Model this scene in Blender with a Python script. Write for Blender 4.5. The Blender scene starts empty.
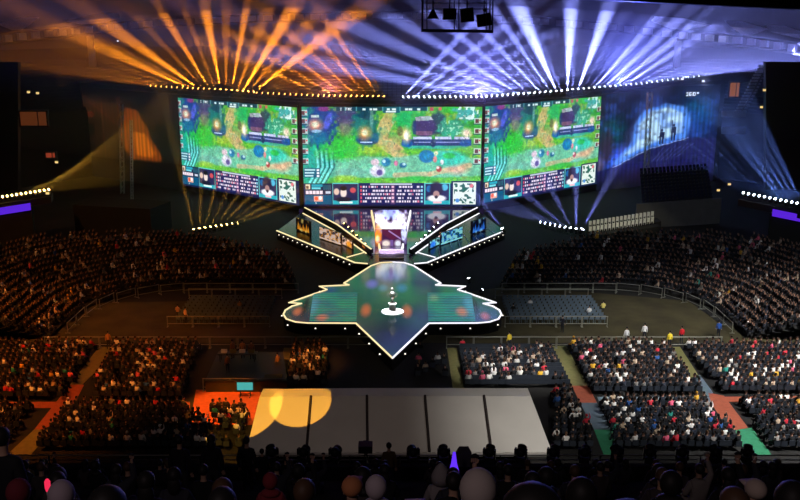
import bpy, bmesh, math, random
import numpy as np
from mathutils import Vector, Matrix, noise

random.seed(7)
SC = bpy.context.scene
COL = SC.collection
R = math.radians
PI = math.pi

# ------------------------------------------------------------------ camera and survey helpers
EYE = Vector((0.0, 0.0, 30.0))
TH = math.atan(230 / 900)
CT, ST = math.cos(TH), math.sin(TH)
cam = bpy.data.objects.new('camera', bpy.data.cameras.new('camera'))
COL.objects.link(cam)
SC.camera = cam
cam.location = EYE
cam.rotation_euler = (PI / 2 - TH, 0, 0)
cam.data.lens = 40.5
cam.data.sensor_width = 36
cam.data.clip_start = 0.3
cam.data.clip_end = 1500
SC.view_settings.view_transform = 'Standard'
SC.view_settings.look = 'None'
SC.view_settings.exposure = 0
SC.view_settings.gamma = 1


def ray(px, py):
    return Vector((px - 400, 900 * CT + (250 - py) * ST, -900 * ST + (250 - py) * CT))


def at(px, py, Y):                      # survey point at depth Y
    d = ray(px, py)
    return EYE + d * (Y / d.y)


def gr(px, py, z=0.0):                  # survey point on the level z
    d = ray(px, py)
    return EYE + d * ((z - 30.0) / d.z)


# ------------------------------------------------------------------ naming helpers
_o1 = 'zeroth first second third fourth fifth sixth seventh eighth ninth tenth eleventh twelfth thirteenth fourteenth fifteenth sixteenth seventeenth eighteenth nineteenth'.split()
_tens = {2: ('twenty', 'twentieth'), 3: ('thirty', 'thirtieth'), 4: ('forty', 'fortieth'), 5: ('fifty', 'fiftieth'), 6: ('sixty', 'sixtieth'), 7: ('seventy', 'seventieth')}


def nth(n):
    if n < 20:
        return _o1[n]
    t, u = divmod(n, 10)
    return _tens[t][1] if u == 0 else _tens[t][0] + '-' + _o1[u]


def tag(o, label, cat, group=None, kind=None):
    if label: o['label'] = label
    if cat: o['category'] = cat
    if group: o['group'] = group
    if kind: o['kind'] = kind
    return o


def empty(name, loc=(0, 0, 0), rot=(0, 0, 0)):
    o = bpy.data.objects.new(name, None)
    o.empty_display_size = 0.2
    COL.objects.link(o)
    o.location = loc
    o.rotation_euler = rot
    return o


def link(name, me, parent=None, loc=(0, 0, 0), rot=(0, 0, 0)):
    o = bpy.data.objects.new(name, me)
    COL.objects.link(o)
    o.location = loc
    o.rotation_euler = rot
    if parent is not None:
        o.parent = parent
    return o


# ------------------------------------------------------------------ materials
def mat(name, col, rough=0.7, metal=0.0, var=0.12, scale=3.0, spec=0.3, emit=None, es=0.0):
    m = bpy.data.materials.new(name)
    m.use_nodes = True
    nt = m.node_tree
    b = nt.nodes['Principled BSDF']
    b.inputs['Roughness'].default_value = rough
    b.inputs['Metallic'].default_value = metal
    b.inputs['Specular IOR Level'].default_value = spec
    if var > 0:
        tc = nt.nodes.new('ShaderNodeTexCoord')
        nz = nt.nodes.new('ShaderNodeTexNoise')
        nz.inputs['Scale'].default_value = scale
        nz.inputs['Detail'].default_value = 4
        rp = nt.nodes.new('ShaderNodeValToRGB')
        rp.color_ramp.elements[0].position = 0.3
        rp.color_ramp.elements[1].position = 0.7
        rp.color_ramp.elements[0].color = (*[c * (1 - var) for c in col], 1)
        rp.color_ramp.elements[1].color = (*[min(1, c * (1 + var)) for c in col], 1)
        nt.links.new(tc.outputs['Object'], nz.inputs['Vector'])
        nt.links.new(nz.outputs['Fac'], rp.inputs['Fac'])
        nt.links.new(rp.outputs['Color'], b.inputs['Base Color'])
    else:
        b.inputs['Base Color'].default_value = (*col, 1)
    if emit:
        b.inputs['Emission Color'].default_value = (*emit, 1)
        b.inputs['Emission Strength'].default_value = es
    return m


def emat(name, col, s):
    m = bpy.data.materials.new(name)
    m.use_nodes = True
    nt = m.node_tree
    nt.nodes.clear()
    o = nt.nodes.new('ShaderNodeOutputMaterial')
    e = nt.nodes.new('ShaderNodeEmission')
    e.inputs[0].default_value = (*col, 1)
    e.inputs[1].default_value = s
    nt.links.new(e.outputs[0], o.inputs[0])
    m.cycles.emission_sampling = 'NONE'
    return m


def attr_emat(name, s):                # an LED surface whose pixels are stored on its mesh
    m = emat(name, (1, 1, 1), s)
    nt = m.node_tree
    a = nt.nodes.new('ShaderNodeVertexColor')
    a.layer_name = 'pix'
    e = next(n for n in nt.nodes if n.type == 'EMISSION')
    nt.links.new(a.outputs['Color'], e.inputs[0])
    return m


def attr_mat(name, rough=0.8):
    m = bpy.data.materials.new(name)
    m.use_nodes = True
    nt = m.node_tree
    b = nt.nodes['Principled BSDF']
    b.inputs['Roughness'].default_value = rough
    b.inputs['Specular IOR Level'].default_value = 0.2
    a = nt.nodes.new('ShaderNodeVertexColor')
    a.layer_name = 'pix'
    nt.links.new(a.outputs['Color'], b.inputs['Base Color'])
    return m


def obcol_mat(name):
    m = bpy.data.materials.new(name)
    m.use_nodes = True
    nt = m.node_tree
    b = nt.nodes['Principled BSDF']
    b.inputs['Roughness'].default_value = 0.85
    b.inputs['Specular IOR Level'].default_value = 0.2
    a = nt.nodes.new('ShaderNodeObjectInfo')
    nt.links.new(a.outputs['Color'], b.inputs['Base Color'])
    return m


M = dict(
    black=mat('black_paint', (.012, .012, .014), .5),
    matte=mat('black_cloth', (.006, .006, .007), .95),
    metal=mat('dark_metal', (.05, .05, .055), .45, .6),
    alu=mat('aluminium', (.5, .5, .52), .4, .7),
    rail=mat('galvanised_rail', (.2, .2, .17), .5, .3),
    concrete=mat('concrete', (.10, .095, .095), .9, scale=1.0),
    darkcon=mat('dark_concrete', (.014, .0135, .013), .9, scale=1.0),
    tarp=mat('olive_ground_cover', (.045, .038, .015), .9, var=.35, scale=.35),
    olive=mat('olive_aisle', (.16, .15, .055), .9),
    rust=mat('rust_track', (.30, .075, .04), .9),
    bluegrey=mat('blue_grey_cover', (.10, .14, .18), .9),
    green=mat('green_track', (.03, .20, .10), .9),
    white=mat('white_tent_fabric', (.72, .70, .66), .8, var=.05, scale=.5),
    whiteb=mat('white_plastic', (.75, .75, .72), .6),
    seam=mat('tent_seam', (.05, .04, .04), .8),
    chairdark=mat('dark_blue_plastic', (.022, .028, .04), .7),
    paleline=mat('pale_floor_line', (.6, .62, .7), .6),
    membrane=mat('roof_membrane', (.75, .75, .78), .7),
    seatblue=mat('blue_seats', (.008, .013, .04), .9, spec=.05),
    panelwhite=mat('pale_panel', (.42, .43, .45), .7),
    gold=mat('silver_trophy', (.9, .88, .8), .2, .9, var=0),
    trouser=mat('dark_trousers', (.02, .022, .03), .9),
    skin=mat('skin', (.42, .25, .17), .6, var=.05),
    hairblack=mat('black_hair', (.012, .010, .009), .6),
    hairbrown=mat('brown_hair', (.07, .035, .018), .6),
    eye=mat('eye', (.03, .02, .02), .2, var=0),
    lip=mat('lips', (.35, .12, .10), .5, var=0),
    shirt=obcol_mat('clothing'),
    crowd=attr_mat('crowd_clothing'),
    lens_amber=emat('amber_lens', (1, .42, .08), 14),
    lens_white=emat('white_lens', (.78, .85, 1), 18),
    lens_yellow=emat('yellow_lens', (1, .66, .2), 14),
    strip_warm=emat('warm_led_strip', (1, .80, .42), 1.15),
    strip_white=emat('white_led_strip', (.95, .93, 1), 1.3),
    violet=emat('violet_led_ribbon', (.11, .02, .75), .9),
    dot=emat('small_white_lamp', (1, .9, .75), 1.6),
    monitor=emat('monitor_picture', (.08, .45, .42), .9),
)


# ------------------------------------------------------------------ mesh builder
class MB:
    def __init__(s):
        s.bm = bmesh.new()

    def box(s, c, size, rot=None, taper=None):
        x, y, z = (v / 2 for v in size)
        t = taper or 1
        pts = [Vector(p) for p in ((-x, -y, -z), (x, -y, -z), (x, y, -z), (-x, y, -z), (-x * t, -y * t, z), (x * t, -y * t, z), (x * t, y * t, z), (-x * t, y * t, z))]
        if rot is not None:
            pts = [rot @ p for p in pts]
        v = [s.bm.verts.new(p + Vector(c)) for p in pts]
        for f in ((0, 3, 2, 1), (4, 5, 6, 7), (0, 1, 5, 4), (1, 2, 6, 5), (2, 3, 7, 6), (3, 0, 4, 7)):
            s.bm.faces.new([v[i] for i in f])
        return s

    def tube(s, a, b, r, n=6, r2=None):
        a, b = Vector(a), Vector(b)
        d = (b - a)
        if d.length < 1e-6: return s
        q = d.to_track_quat('Z', 'Y')
        r2 = r if r2 is None else r2
        A = [s.bm.verts.new(a + q @ Vector((r * math.cos(2 * PI * i / n), r * math.sin(2 * PI * i / n), 0))) for i in range(n)]
        B = [s.bm.verts.new(b + q @ Vector((r2 * math.cos(2 * PI * i / n), r2 * math.sin(2 * PI * i / n), 0))) for i in range(n)]
        for i in range(n):
            j = (i + 1) % n
            s.bm.faces.new((A[i], A[j], B[j], B[i]))
        s.bm.faces.new(A[::-1])
        s.bm.faces.new(B)
        return s

    def bar(s, a, b, w, h):             # a box laid from a to b
        a, b = Vector(a), Vector(b)
        d = b - a
        side = Vector((-d.y, d.x, 0))
        side = side.normalized() * (w / 2) if side.length > 1e-6 else Vector((w / 2, 0, 0))
        up = Vector((0, 0, h))
        pts = [a - side, a + side, b + side, b - side]
        v = [s.bm.verts.new(p) for p in pts] + [s.bm.verts.new(p + up) for p in pts]
        for f in ((0, 1, 2, 3), (7, 6, 5, 4), (0, 4, 5, 1), (1, 5, 6, 2), (2, 6, 7, 3), (3, 7, 4, 0)):
            s.bm.faces.new([v[i] for i in f])
        return s

    def prism(s, pts, z0, z1):
        n = len(pts)
        lo = [s.bm.verts.new((p[0], p[1], z0)) for p in pts]
        hi = [s.bm.verts.new((p[0], p[1], z1)) for p in pts]
        s.bm.faces.new(hi)
        s.bm.faces.new(lo[::-1])
        for i in range(n):
            j = (i + 1) % n
            s.bm.faces.new((lo[i], lo[j], hi[j], hi[i]))
        return s

    def lathe(s, prof, n=16, c=(0, 0, 0)):
        rings = []
        for r, z in prof:
            rings.append([s.bm.verts.new((c[0] + r * math.cos(2 * PI * i / n), c[1] + r * math.sin(2 * PI * i / n), c[2] + z)) for i in range(n)])
        for a, b in zip(rings, rings[1:]):
            for i in range(n):
                j = (i + 1) % n
                s.bm.faces.new((a[i], a[j], b[j], b[i]))
        s.bm.faces.new(rings[0][::-1])
        s.bm.faces.new(rings[-1])
        return s

    def poly(s, pts):
        s.bm.faces.new([s.bm.verts.new(p) for p in pts])
        return s

    def slab(s, a, b, c, d, t):         # a thick quad, thickness t along its normal
        a, b, c, d = map(Vector, (a, b, c, d))
        n = (b - a).cross(d - a).normalized() * t
        v = [s.bm.verts.new(p) for p in (a, b, c, d)] + [s.bm.verts.new(p - n) for p in (a, b, c, d)]
        for f in ((0, 1, 2, 3), (7, 6, 5, 4), (0, 4, 5, 1), (1, 5, 6, 2), (2, 6, 7, 3), (3, 7, 4, 0)):
            s.bm.faces.new([v[i] for i in f])
        return s

    def ball(s, c, r, sc=(1, 1, 1), n=10):
        g = bmesh.ops.create_uvsphere(s.bm, u_segments=n, v_segments=max(4, n // 2 + 1), radius=r)
        for v in g['verts']:
            v.co = Vector((v.co.x * sc[0], v.co.y * sc[1], v.co.z * sc[2])) + Vector(c)
        return s

    def mesh(s, name, m, smooth=False):
        bmesh.ops.recalc_face_normals(s.bm, faces=s.bm.faces[:])
        me = bpy.data.meshes.new(name)
        s.bm.to_mesh(me)
        s.bm.free()
        if m: me.materials.append(m)
        if smooth:
            me.polygons.foreach_set('use_smooth', [True] * len(me.polygons))
        return me

    def build(s, name, m, parent=None, loc=(0, 0, 0), rot=(0, 0, 0), smooth=False):
        return link(name, s.mesh(name, m, smooth), parent, loc, rot)


def struct(o):
    o['kind'] = 'structure'
    return o


def copy_tree(o, parent=None):
    c = o.copy()
    COL.objects.link(c)
    if parent is not None:
        c.parent = parent
    for ch in list(o.children):
        copy_tree(ch, c)
    return c


def lin(c):
    c = np.asarray(c, float) / 255.0
    return np.where(c <= .04045, c / 12.92, ((c + .055) / 1.055) ** 2.4)


# ------------------------------------------------------------------ a small painter for the LED pictures
class Canvas:
    def __init__(s, x0, y0, x1, y1, k, base):
        s.x0, s.y0, s.k = x0, y0, k
        s.w, s.h = int(round((x1 - x0) * k)), int(round((y1 - y0) * k))
        s.X, s.Y = np.meshgrid(x0 + (np.arange(s.w) + .5) / k, y0 + (np.arange(s.h) + .5) / k)
        s.a = np.zeros((s.h, s.w, 3)) + np.array(base, float)
        s.rng = np.random.default_rng(3)

    def mix(s, m, col, al=1.0):
        m = np.clip(m, 0, 1)[..., None] * al
        s.a = s.a * (1 - m) + np.array(col, float) * m

    def ell(s, cx, cy, rx, ry, col, al=1.0, soft=.35, rot=0, wob=0):
        dx, dy = s.X - cx, s.Y - cy
        c, n = math.cos(R(rot)), math.sin(R(rot))
        u, v = dx * c + dy * n, -dx * n + dy * c
        d = np.sqrt((u / rx) ** 2 + (v / ry) ** 2)
        if wob:
            d = d + wob * (s.noise(3.0, 5) - .5)
        s.mix((1 - d) / soft + .5, col, al)

    def rect(s, x0, y0, x1, y1, col, al=1.0):
        s.mix(((s.X >= x0) & (s.X < x1) & (s.Y >= y0) & (s.Y < y1)).astype(float), col, al)

    def poly(s, pts, col, al=1.0, blur=0):
        m = np.zeros_like(s.X, bool)
        n = len(pts)
        for i in range(n):
            (xa, ya), (xb, yb) = pts[i], pts[(i + 1) % n]
            c = ((ya > s.Y) != (yb > s.Y)) & (s.X < (xb - xa) * (s.Y - ya) / ((yb - ya) or 1e-9) + xa)
            m ^= c
        m = m.astype(float)
        for _ in range(int(blur * s.k)):
            p = np.pad(m, 1, mode='edge')
            m = (p[:-2, 1:-1] + p[2:, 1:-1] + p[1:-1, :-2] + p[1:-1, 2:] + p[1:-1, 1:-1]) / 5
        s.mix(m, col, al)

    def line(s, pts, w, col, al=1.0):
        for (xa, ya), (xb, yb) in zip(pts, pts[1:]):
            L2 = (xb - xa) ** 2 + (yb - ya) ** 2
            t = np.clip(((s.X - xa) * (xb - xa) + (s.Y - ya) * (yb - ya)) / L2, 0, 1)
            d = np.hypot(s.X - xa - t * (xb - xa), s.Y - ya - t * (yb - ya))
            s.mix((w / 2 - d) * s.k + .5, col, al)

    def noise(s, size, seed):
        r = np.random.default_rng(seed)
        gw, gh = int(s.w / s.k / size) + 3, int(s.h / s.k / size) + 3
        g = r.random((gh, gw))
        u, v = (s.X - s.x0) / size, (s.Y - s.y0) / size
        i, j = u.astype(int), v.astype(int)
        fu, fv = u - i, v - j
        fu, fv = fu * fu * (3 - 2 * fu), fv * fv * (3 - 2 * fv)
        return (g[j, i] * (1 - fu) + g[j, i + 1] * fu) * (1 - fv) + (g[j + 1, i] * (1 - fu) + g[j + 1, i + 1] * fu) * fv

    FONT = {'F': '111100110100100', 'N': '101111111101101', 'C': '111100100100111', 'G': '111100101101111', 'I': '111010010010111',
            '3': '111001011001111', '6': '111100111101111', '0': '111101101101111', 'o': '110110000000000', '1': '010110010010111', '2': '111001111100111'}

    def text(s, x, y, t, h, col):
        u = h / 5
        for ch in t:
            g = s.FONT.get(ch)
            if g:
                for q, b in enumerate(g):
                    if b == '1':
                        s.rect(x + (q % 3) * u, y + (q // 3) * u, x + (q % 3 + 1) * u, y + (q // 3 + 1) * u, col)
            x += 4 * u
        return s

    def panel(s, corner):
        """A mesh grid whose faces carry the picture; corner(u, v) gives the place, v runs down."""
        h, w = s.h, s.w
        vs = np.array([corner(i / w, j / h) for j in range(h + 1) for i in range(w + 1)], float)
        idx = np.arange(h * w)
        jj, ii = idx // w, idx % w
        a = jj * (w + 1) + ii
        f = np.stack([a, a + w + 1, a + w + 2, a + 1], 1)
        me = bpy.data.meshes.new('led_picture')
        me.vertices.add(len(vs)); me.vertices.foreach_set('co', vs.ravel())
        me.loops.add(f.size); me.loops.foreach_set('vertex_index', f.ravel().astype(np.int32))
        me.polygons.add(len(f))
        me.polygons.foreach_set('loop_start', np.arange(0, f.size, 4, dtype=np.int32))
        me.update(calc_edges=True)
        at_ = me.color_attributes.new('pix', 'FLOAT_COLOR', 'CORNER')
        c = lin(np.clip(s.a, 0, 255)).reshape(-1, 3)
        c = np.concatenate([c, np.ones((len(c), 1))], 1)
        at_.data.foreach_set('color', np.repeat(c, 4, axis=0).astype(np.float32).ravel())
        return me


def paint_game():
    c = Canvas(303, 107, 481, 207, 2.0, (86, 176, 62))
    n1, n2, n3 = c.noise(9, 1), c.noise(4, 2), c.noise(2, 9)
    c.mix((n1 - .35) * 2, (30, 175, 60), .8)
    c.mix((n2 - .55) * 3, (190, 200, 60), .6)
    # the worn path and the river stones
    c.line([(398, 108), (386, 124), (380, 140), (398, 152), (403, 160)], 13, (205, 180, 120), .75)
    c.ell(395, 143, 8, 9, (220, 175, 130), .6, 1)
    c.poly([(330, 160), (360, 156), (400, 157), (440, 150), (481, 160), (481, 176), (430, 178), (330, 178)], (120, 205, 185), .85, 2.5)
    c.line([(395, 175), (430, 174), (470, 165)], 5, (225, 190, 145), .7)
    c.ell(457, 168, 12, 6, (228, 184, 150), .9, .8)
    c.mix((n3 - .6) * 2, (170, 220, 170), .35)
    c.rect(303, 178, 481, 184, (110, 200, 70), .7)
    c.ell(418, 179, 18, 3, (60, 185, 70), .9, .6)
    c.ell(345, 178, 12, 3, (150, 200, 70), .9, .6)
    # teal ground at the left and the steps
    c.rect(303, 107, 315, 184, (18, 150, 140), .75)
    c.ell(318, 160, 16, 24, (20, 170, 165), .8, .8)
    for k in range(4):
        x = 317 + k * 4.6
        c.line([(x, 149), (x + 1, 167), (x - 8, 183)], 2.2, (130, 240, 240), .9)
        c.line([(x + 2.4, 149), (x + 3.4, 167), (x - 5.6, 183)], 1.2, (15, 100, 120), .8)
    c.ell(340, 146, 24, 12, (35, 195, 60), .85, .8, wob=.5)
    c.ell(372, 149, 12, 5, (175, 205, 60), .8, .8)
    c.ell(352, 172, 18, 4, (120, 190, 185), .5, .8)
    # purple rock and dark water
    c.ell(347, 116, 16, 10, (62, 54, 112), .95, .6, wob=.5)
    c.ell(346, 128, 7, 7, (135, 125, 130), .7, .9)
    c.ell(322, 124, 15, 20, (24, 62, 140), .98, .4, wob=.7)
    c.ell(319, 137, 9, 7, (14, 110, 150), .8, .6)
    c.ell(329, 121, 3.5, 9, (80, 95, 220), .9, .5, 20)
    c.ell(325, 109, 6, 2.5, (160, 50, 130), .8, .6)
    c.ell(316, 125, 6.5, 5.5, (255, 150, 110), .9, 1.2)
    c.ell(316, 124.5, 3.2, 3, (255, 235, 215), 1, .8)
    c.rect(312, 115, 320, 117.4, (210, 225, 225), .9)
    c.ell(317, 131, 5, 1.6, (150, 200, 240), .8)
    # tower between the trees
    c.ell(366, 123, 12, 19, (18, 112, 112), .92, .4, wob=.8)
    c.ell(366, 113, 8, 6, (14, 60, 90), .8, .5, wob=.6)
    c.ell(372, 118, 2, 10, (140, 190, 190), .5)
    c.ell(367, 140.5, 10, 4.5, (22, 55, 125), .9, .4)
    c.ell(375, 138, 4, 5, (30, 90, 130), .9, .4)
    c.ell(365, 133, 6, 6, (255, 165, 80), .9, 1.2)
    c.ell(365, 132.5, 2.8, 3.2, (255, 240, 200), 1, .8)
    c.line([(361, 142), (372, 142)], 1.2, (190, 215, 255))
    # base buildings
    c.ell(404, 119, 10, 8, (30, 180, 95), .9, .5, wob=.7)
    c.ell(437, 124, 9, 11, (28, 62, 84), .95, .4, wob=.5)
    c.ell(424, 127, 12, 10, (60, 44, 105), 1, .3)
    c.poly([(415, 117), (430, 116), (433, 120), (416, 121)], (175, 178, 190))
    c.rect(416, 131, 432, 135, (150, 100, 125), .7)
    c.rect(413, 121, 416, 134, (20, 50, 110), .8)
    c.ell(452, 128, 12, 9, (45, 165, 130), .95, .4, wob=.9)
    c.mix(((c.noise(1.6, 21) > .72) & (np.hypot((c.X - 452) / 12, (c.Y - 128) / 9) < 1)).astype(float), (190, 245, 210), .8)
    c.ell(452, 110, 12, 3.5, (50, 190, 60), .9)
    c.ell(466, 113, 12, 6, (60, 170, 180), .9, .5, wob=.9)
    c.mix(((c.noise(2.2, 22) > .62) & (np.hypot((c.X - 466) / 13, (c.Y - 113) / 7) < 1)).astype(float), (225, 250, 245), .9)
    c.rect(402, 139, 471, 145.6, (36, 58, 130), .95)
    for x0, x1 in ((413, 431.5), (435, 451), (454, 469)):
        c.rect(x0, 136.5, x1, 139.2, (200, 208, 245))
    c.rect(414, 141.3, 466, 142.6, (150, 160, 225))
    c.rect(408, 145.6, 466, 148.5, (50, 180, 175), .8)
    c.ell(407, 143.5, 5.5, 3.6, (25, 95, 180), .95)
    c.ell(465, 143, 5.5, 3.6, (25, 95, 180), .95)
    c.ell(433, 143, 2.6, 4, (22, 40, 90), .9)
    c.ell(406.5, 135, 4.4, 7, (255, 205, 165), .9, 1)
    c.ell(406.5, 135.5, 2.4, 4.5, (255, 250, 235), 1, .7)
    c.ell(466, 133, 4.5, 4.5, (255, 225, 205), .95, 1)
    c.ell(400, 131, 3, 5, (120, 80, 70), .6)
    # the lane
    c.ell(415, 151, 14, 2.6, (105, 190, 45), .8, .8)
    c.ell(465, 150, 12, 3.5, (110, 190, 60), .7, .8)
    c.ell(449, 158, 17, 8, (55, 212, 190), .9, .5)
    c.ell(449, 155.5, 6, 3, (30, 190, 70), .9, .5)
    c.ell(426.5, 156, 7.6, 6.6, (18, 112, 178), .97, .25)
    c.ell(426.5, 156, 4, 3.4, (30, 150, 200), .6, .5)
    for x, y, rx, ry, k in ((436, 153, 2, 2.2, (240, 235, 190)), (435, 159, 2, 3.4, (230, 150, 150)), (442, 162, 1.9, 2.6, (245, 250, 255)), (439, 169, 2.7, 3, (190, 70, 70)),
                            (438, 167.5, 1.5, 1.6, (255, 220, 215)), (396, 163, 2.1, 2.7, (215, 120, 165)), (403, 165, 3.6, 2.6, (30, 110, 160)), (404, 164, 1.7, 1.4, (190, 235, 245)),
                            (386, 162, 4.6, 4.2, (40, 130, 180)), (384, 161, 1.8, 1.8, (190, 230, 245)), (375, 162, 4.2, 3.6, (225, 200, 215)), (377.5, 171, 7.6, 6, (232, 232, 252)),
                            (379.5, 172.5, 3, 3, (110, 95, 175)), (374, 168, 2, 2, (255, 255, 255))):
        c.ell(x, y, rx, ry, k, 1, .4)
    mp = (c.Y < 183.5).astype(float)
    f1, f2, f3 = c.noise(1.1, 71), c.noise(2.6, 72), c.noise(6, 73)
    gm = 1 + ((f1 - .5) * .22 + (f2 - .5) * .22 + (f3 - .5) * .2) * mp
    c.a = c.a * gm[..., None]
    c.mix(mp * (f3 > .62) * (f2 > .5), (16, 110, 84), .22)
    c.mix(mp * (c.noise(1.3, 74) > .9), (210, 250, 215), .35)
    c.mix(mp * (c.noise(1.5, 75) > .9), (18, 90, 72), .4)
    # portrait icons at both edges, small panel at left
    for y in (113, 121, 131, 141, 151, 161):
        for x in ((305, 477) if y > 115 else (305,)):
            c.rect(x - 3.4, y - 3, x + 3.6, y + 3, (230, 235, 240), .75)
            c.rect(x - 2.4, y - 2.2, x + 1, y + 2, (90, 40, 50), .9)
            c.rect(x + 1.4, y - 1.5, x + 2.8, y, (220, 60, 70))
            c.rect(x - 4.6, y + 2.6, x + 3, y + 3.6, (20, 60, 90))
    c.rect(303.6, 168, 320, 177.5, (16, 90, 130), .9)
    for k in range(3):
        c.rect(304.5, 169 + k * 3, 315 - k, 170.5 + k * 3, (190, 230, 235))
        c.rect(316.5, 169 + k * 3, 319, 170.8 + k * 3, (240, 240, 245))
    # score bar at the top
    c.rect(337, 107, 427, 111.2, (10, 62, 84), .95)
    c.rect(383, 107, 400, 113, (12, 92, 110), 1)
    c.text(341, 107.8, 'I', 2.6, (230, 240, 245))
    c.text(346.5, 107.8, 'FNC', 2.8, (235, 242, 245))
    for x, w in ((363, 3), (370, 2.4), (373.5, 4), (387, 3), (392, 4), (405, 3), (408.5, 3.4), (417, 3)):
        c.rect(x, 108.5, x + w, 110.3, (215, 235, 235))
    c.rect(386, 111.2, 396, 112.4, (220, 240, 240))
    c.rect(429.5, 107.6, 433, 110.8, (190, 60, 90), .9)
    c.rect(438, 107.6, 441, 110.6, (215, 90, 90), .9)
    for x in (346, 357, 383, 400, 427):
        c.rect(x - .3, 107, x + .3, 111, (120, 200, 205), .7)
    # lower information bar
    c.rect(303, 183.5, 481, 207, (22, 36, 84), 1)
    c.rect(303, 204.8, 481, 207, (16, 20, 60), 1)
    c.rect(303.8, 183.5, 331, 204.8, (24, 40, 74))
    c.rect(305, 184.6, 309.5, 189.6, (235, 220, 190)); c.rect(305.6, 186, 308, 189, (120, 80, 60))
    c.rect(311, 184.6, 322, 187, (40, 165, 190)); c.rect(311, 187.6, 320, 189.4, (110, 215, 225))
    for k in range(4):
        c.rect(323 + k * 2, 185, 324.2 + k * 2, 190, (60, 140, 150), .7)
    for k in range(5):
        c.rect(305 + k * 3.5, 191, 307.8 + k * 3.5, 194.4, (245, 225, 235))
    c.rect(325, 191.4, 330, 193.8, (200, 210, 225))
    c.rect(303.8, 195.6, 331, 204.8, (10, 86, 126))
    c.rect(313, 196.3, 322, 202.2, (235, 175, 160)); c.ell(315.5, 199, 1.8, 2, (235, 90, 60)); c.ell(319.5, 198.4, 1.6, 2, (245, 250, 250)); c.text(314.4, 203, '3', 1.6, (230, 235, 240))
    for x0, x1 in ((331.8, 358.2), (424.6, 450.6)):
        c.rect(x0, 183.2, x1, 204.8, (95, 205, 205)); c.rect(x0 + .9, 184.2, x1 - .9, 201, (38, 40, 84))
        c.rect(x0 + .9, 201, x1 - .9, 204.8, (38, 170, 185))
    c.ell(336, 192, 2.8, 3.4, (225, 195, 180)); c.ell(343, 193, 3.2, 5, (240, 222, 214)); c.ell(343, 188.5, 3.4, 2.4, (20, 20, 30)); c.ell(352.5, 190.5, 3, 2.8, (205, 80, 90))
    c.ell(343, 200, 8, 2.6, (26, 28, 50)); c.rect(339, 202, 352, 203.8, (225, 250, 250))
    c.ell(429.5, 189, 3, 3.4, (30, 110, 175)); c.ell(445, 187.5, 3.4, 3.4, (90, 190, 225)); c.ell(436.5, 190, 6.5, 8, (44, 34, 62), .9)
    c.ell(437, 198.8, 9.5, 3.6, (240, 240, 245)); c.ell(436.6, 194.4, 3.2, 3.4, (180, 140, 135)); c.ell(436.6, 197.4, 1.6, 1.6, (50, 45, 60)); c.rect(433.5, 202, 442, 203.9, (240, 190, 200))
    c.rect(358.8, 183.2, 424, 204.8, (30, 34, 92))
    c.rect(370, 183.6, 412, 184.9, (215, 225, 240), .9)
    c.rect(390.5, 185, 395, 204.8, (120, 70, 120), .6)
    r = np.random.default_rng(5)
    for k in range(5):
        y = 186 + k * 3.75
        c.rect(360, y, 361.5, y + 2.2, (225, 90, 110)); c.rect(421, y, 423, y + 2.2, (150, 215, 235))
        x = 362.5
        while x < 420:
            w = r.uniform(.8, 2.6)
            if not 389 < x < 396 and r.random() < .86:
                c.rect(x, y + .1, x + w, y + 2.1, (232, 220, 240) if r.random() < .8 else (225, 130, 160))
            x += w + r.uniform(.35, 1.4)
        c.rect(391.4, y, 394.2, y + 2.2, (235, 190, 215))
    c.rect(451.4, 181, 481, 207, (20, 36, 74))
    c.ell(465, 193.6, 13.4, 12.6, (20, 36, 74), 1, .1)
    c.rect(453.4, 182.4, 476.6, 205.2, (226, 238, 232))
    m = (c.noise(2.4, 31) > .52) & (c.X > 454.4) & (c.X < 475.6) & (c.Y > 183.4) & (c.Y < 204.2)
    c.mix(m.astype(float), (28, 96, 84), .95)
    c.line([(455, 203), (475, 184)], 1.6, (226, 238, 232)); c.line([(456, 192), (466, 203)], 1.2, (226, 238, 232))
    c.ell(472, 186, 2, 2, (225, 120, 130)); c.ell(458, 201, 2, 2, (70, 140, 215))
    for y in range(0, c.h, 2):                       # a hint of pixel pitch
        c.a[y] *= .97
    return c


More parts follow.
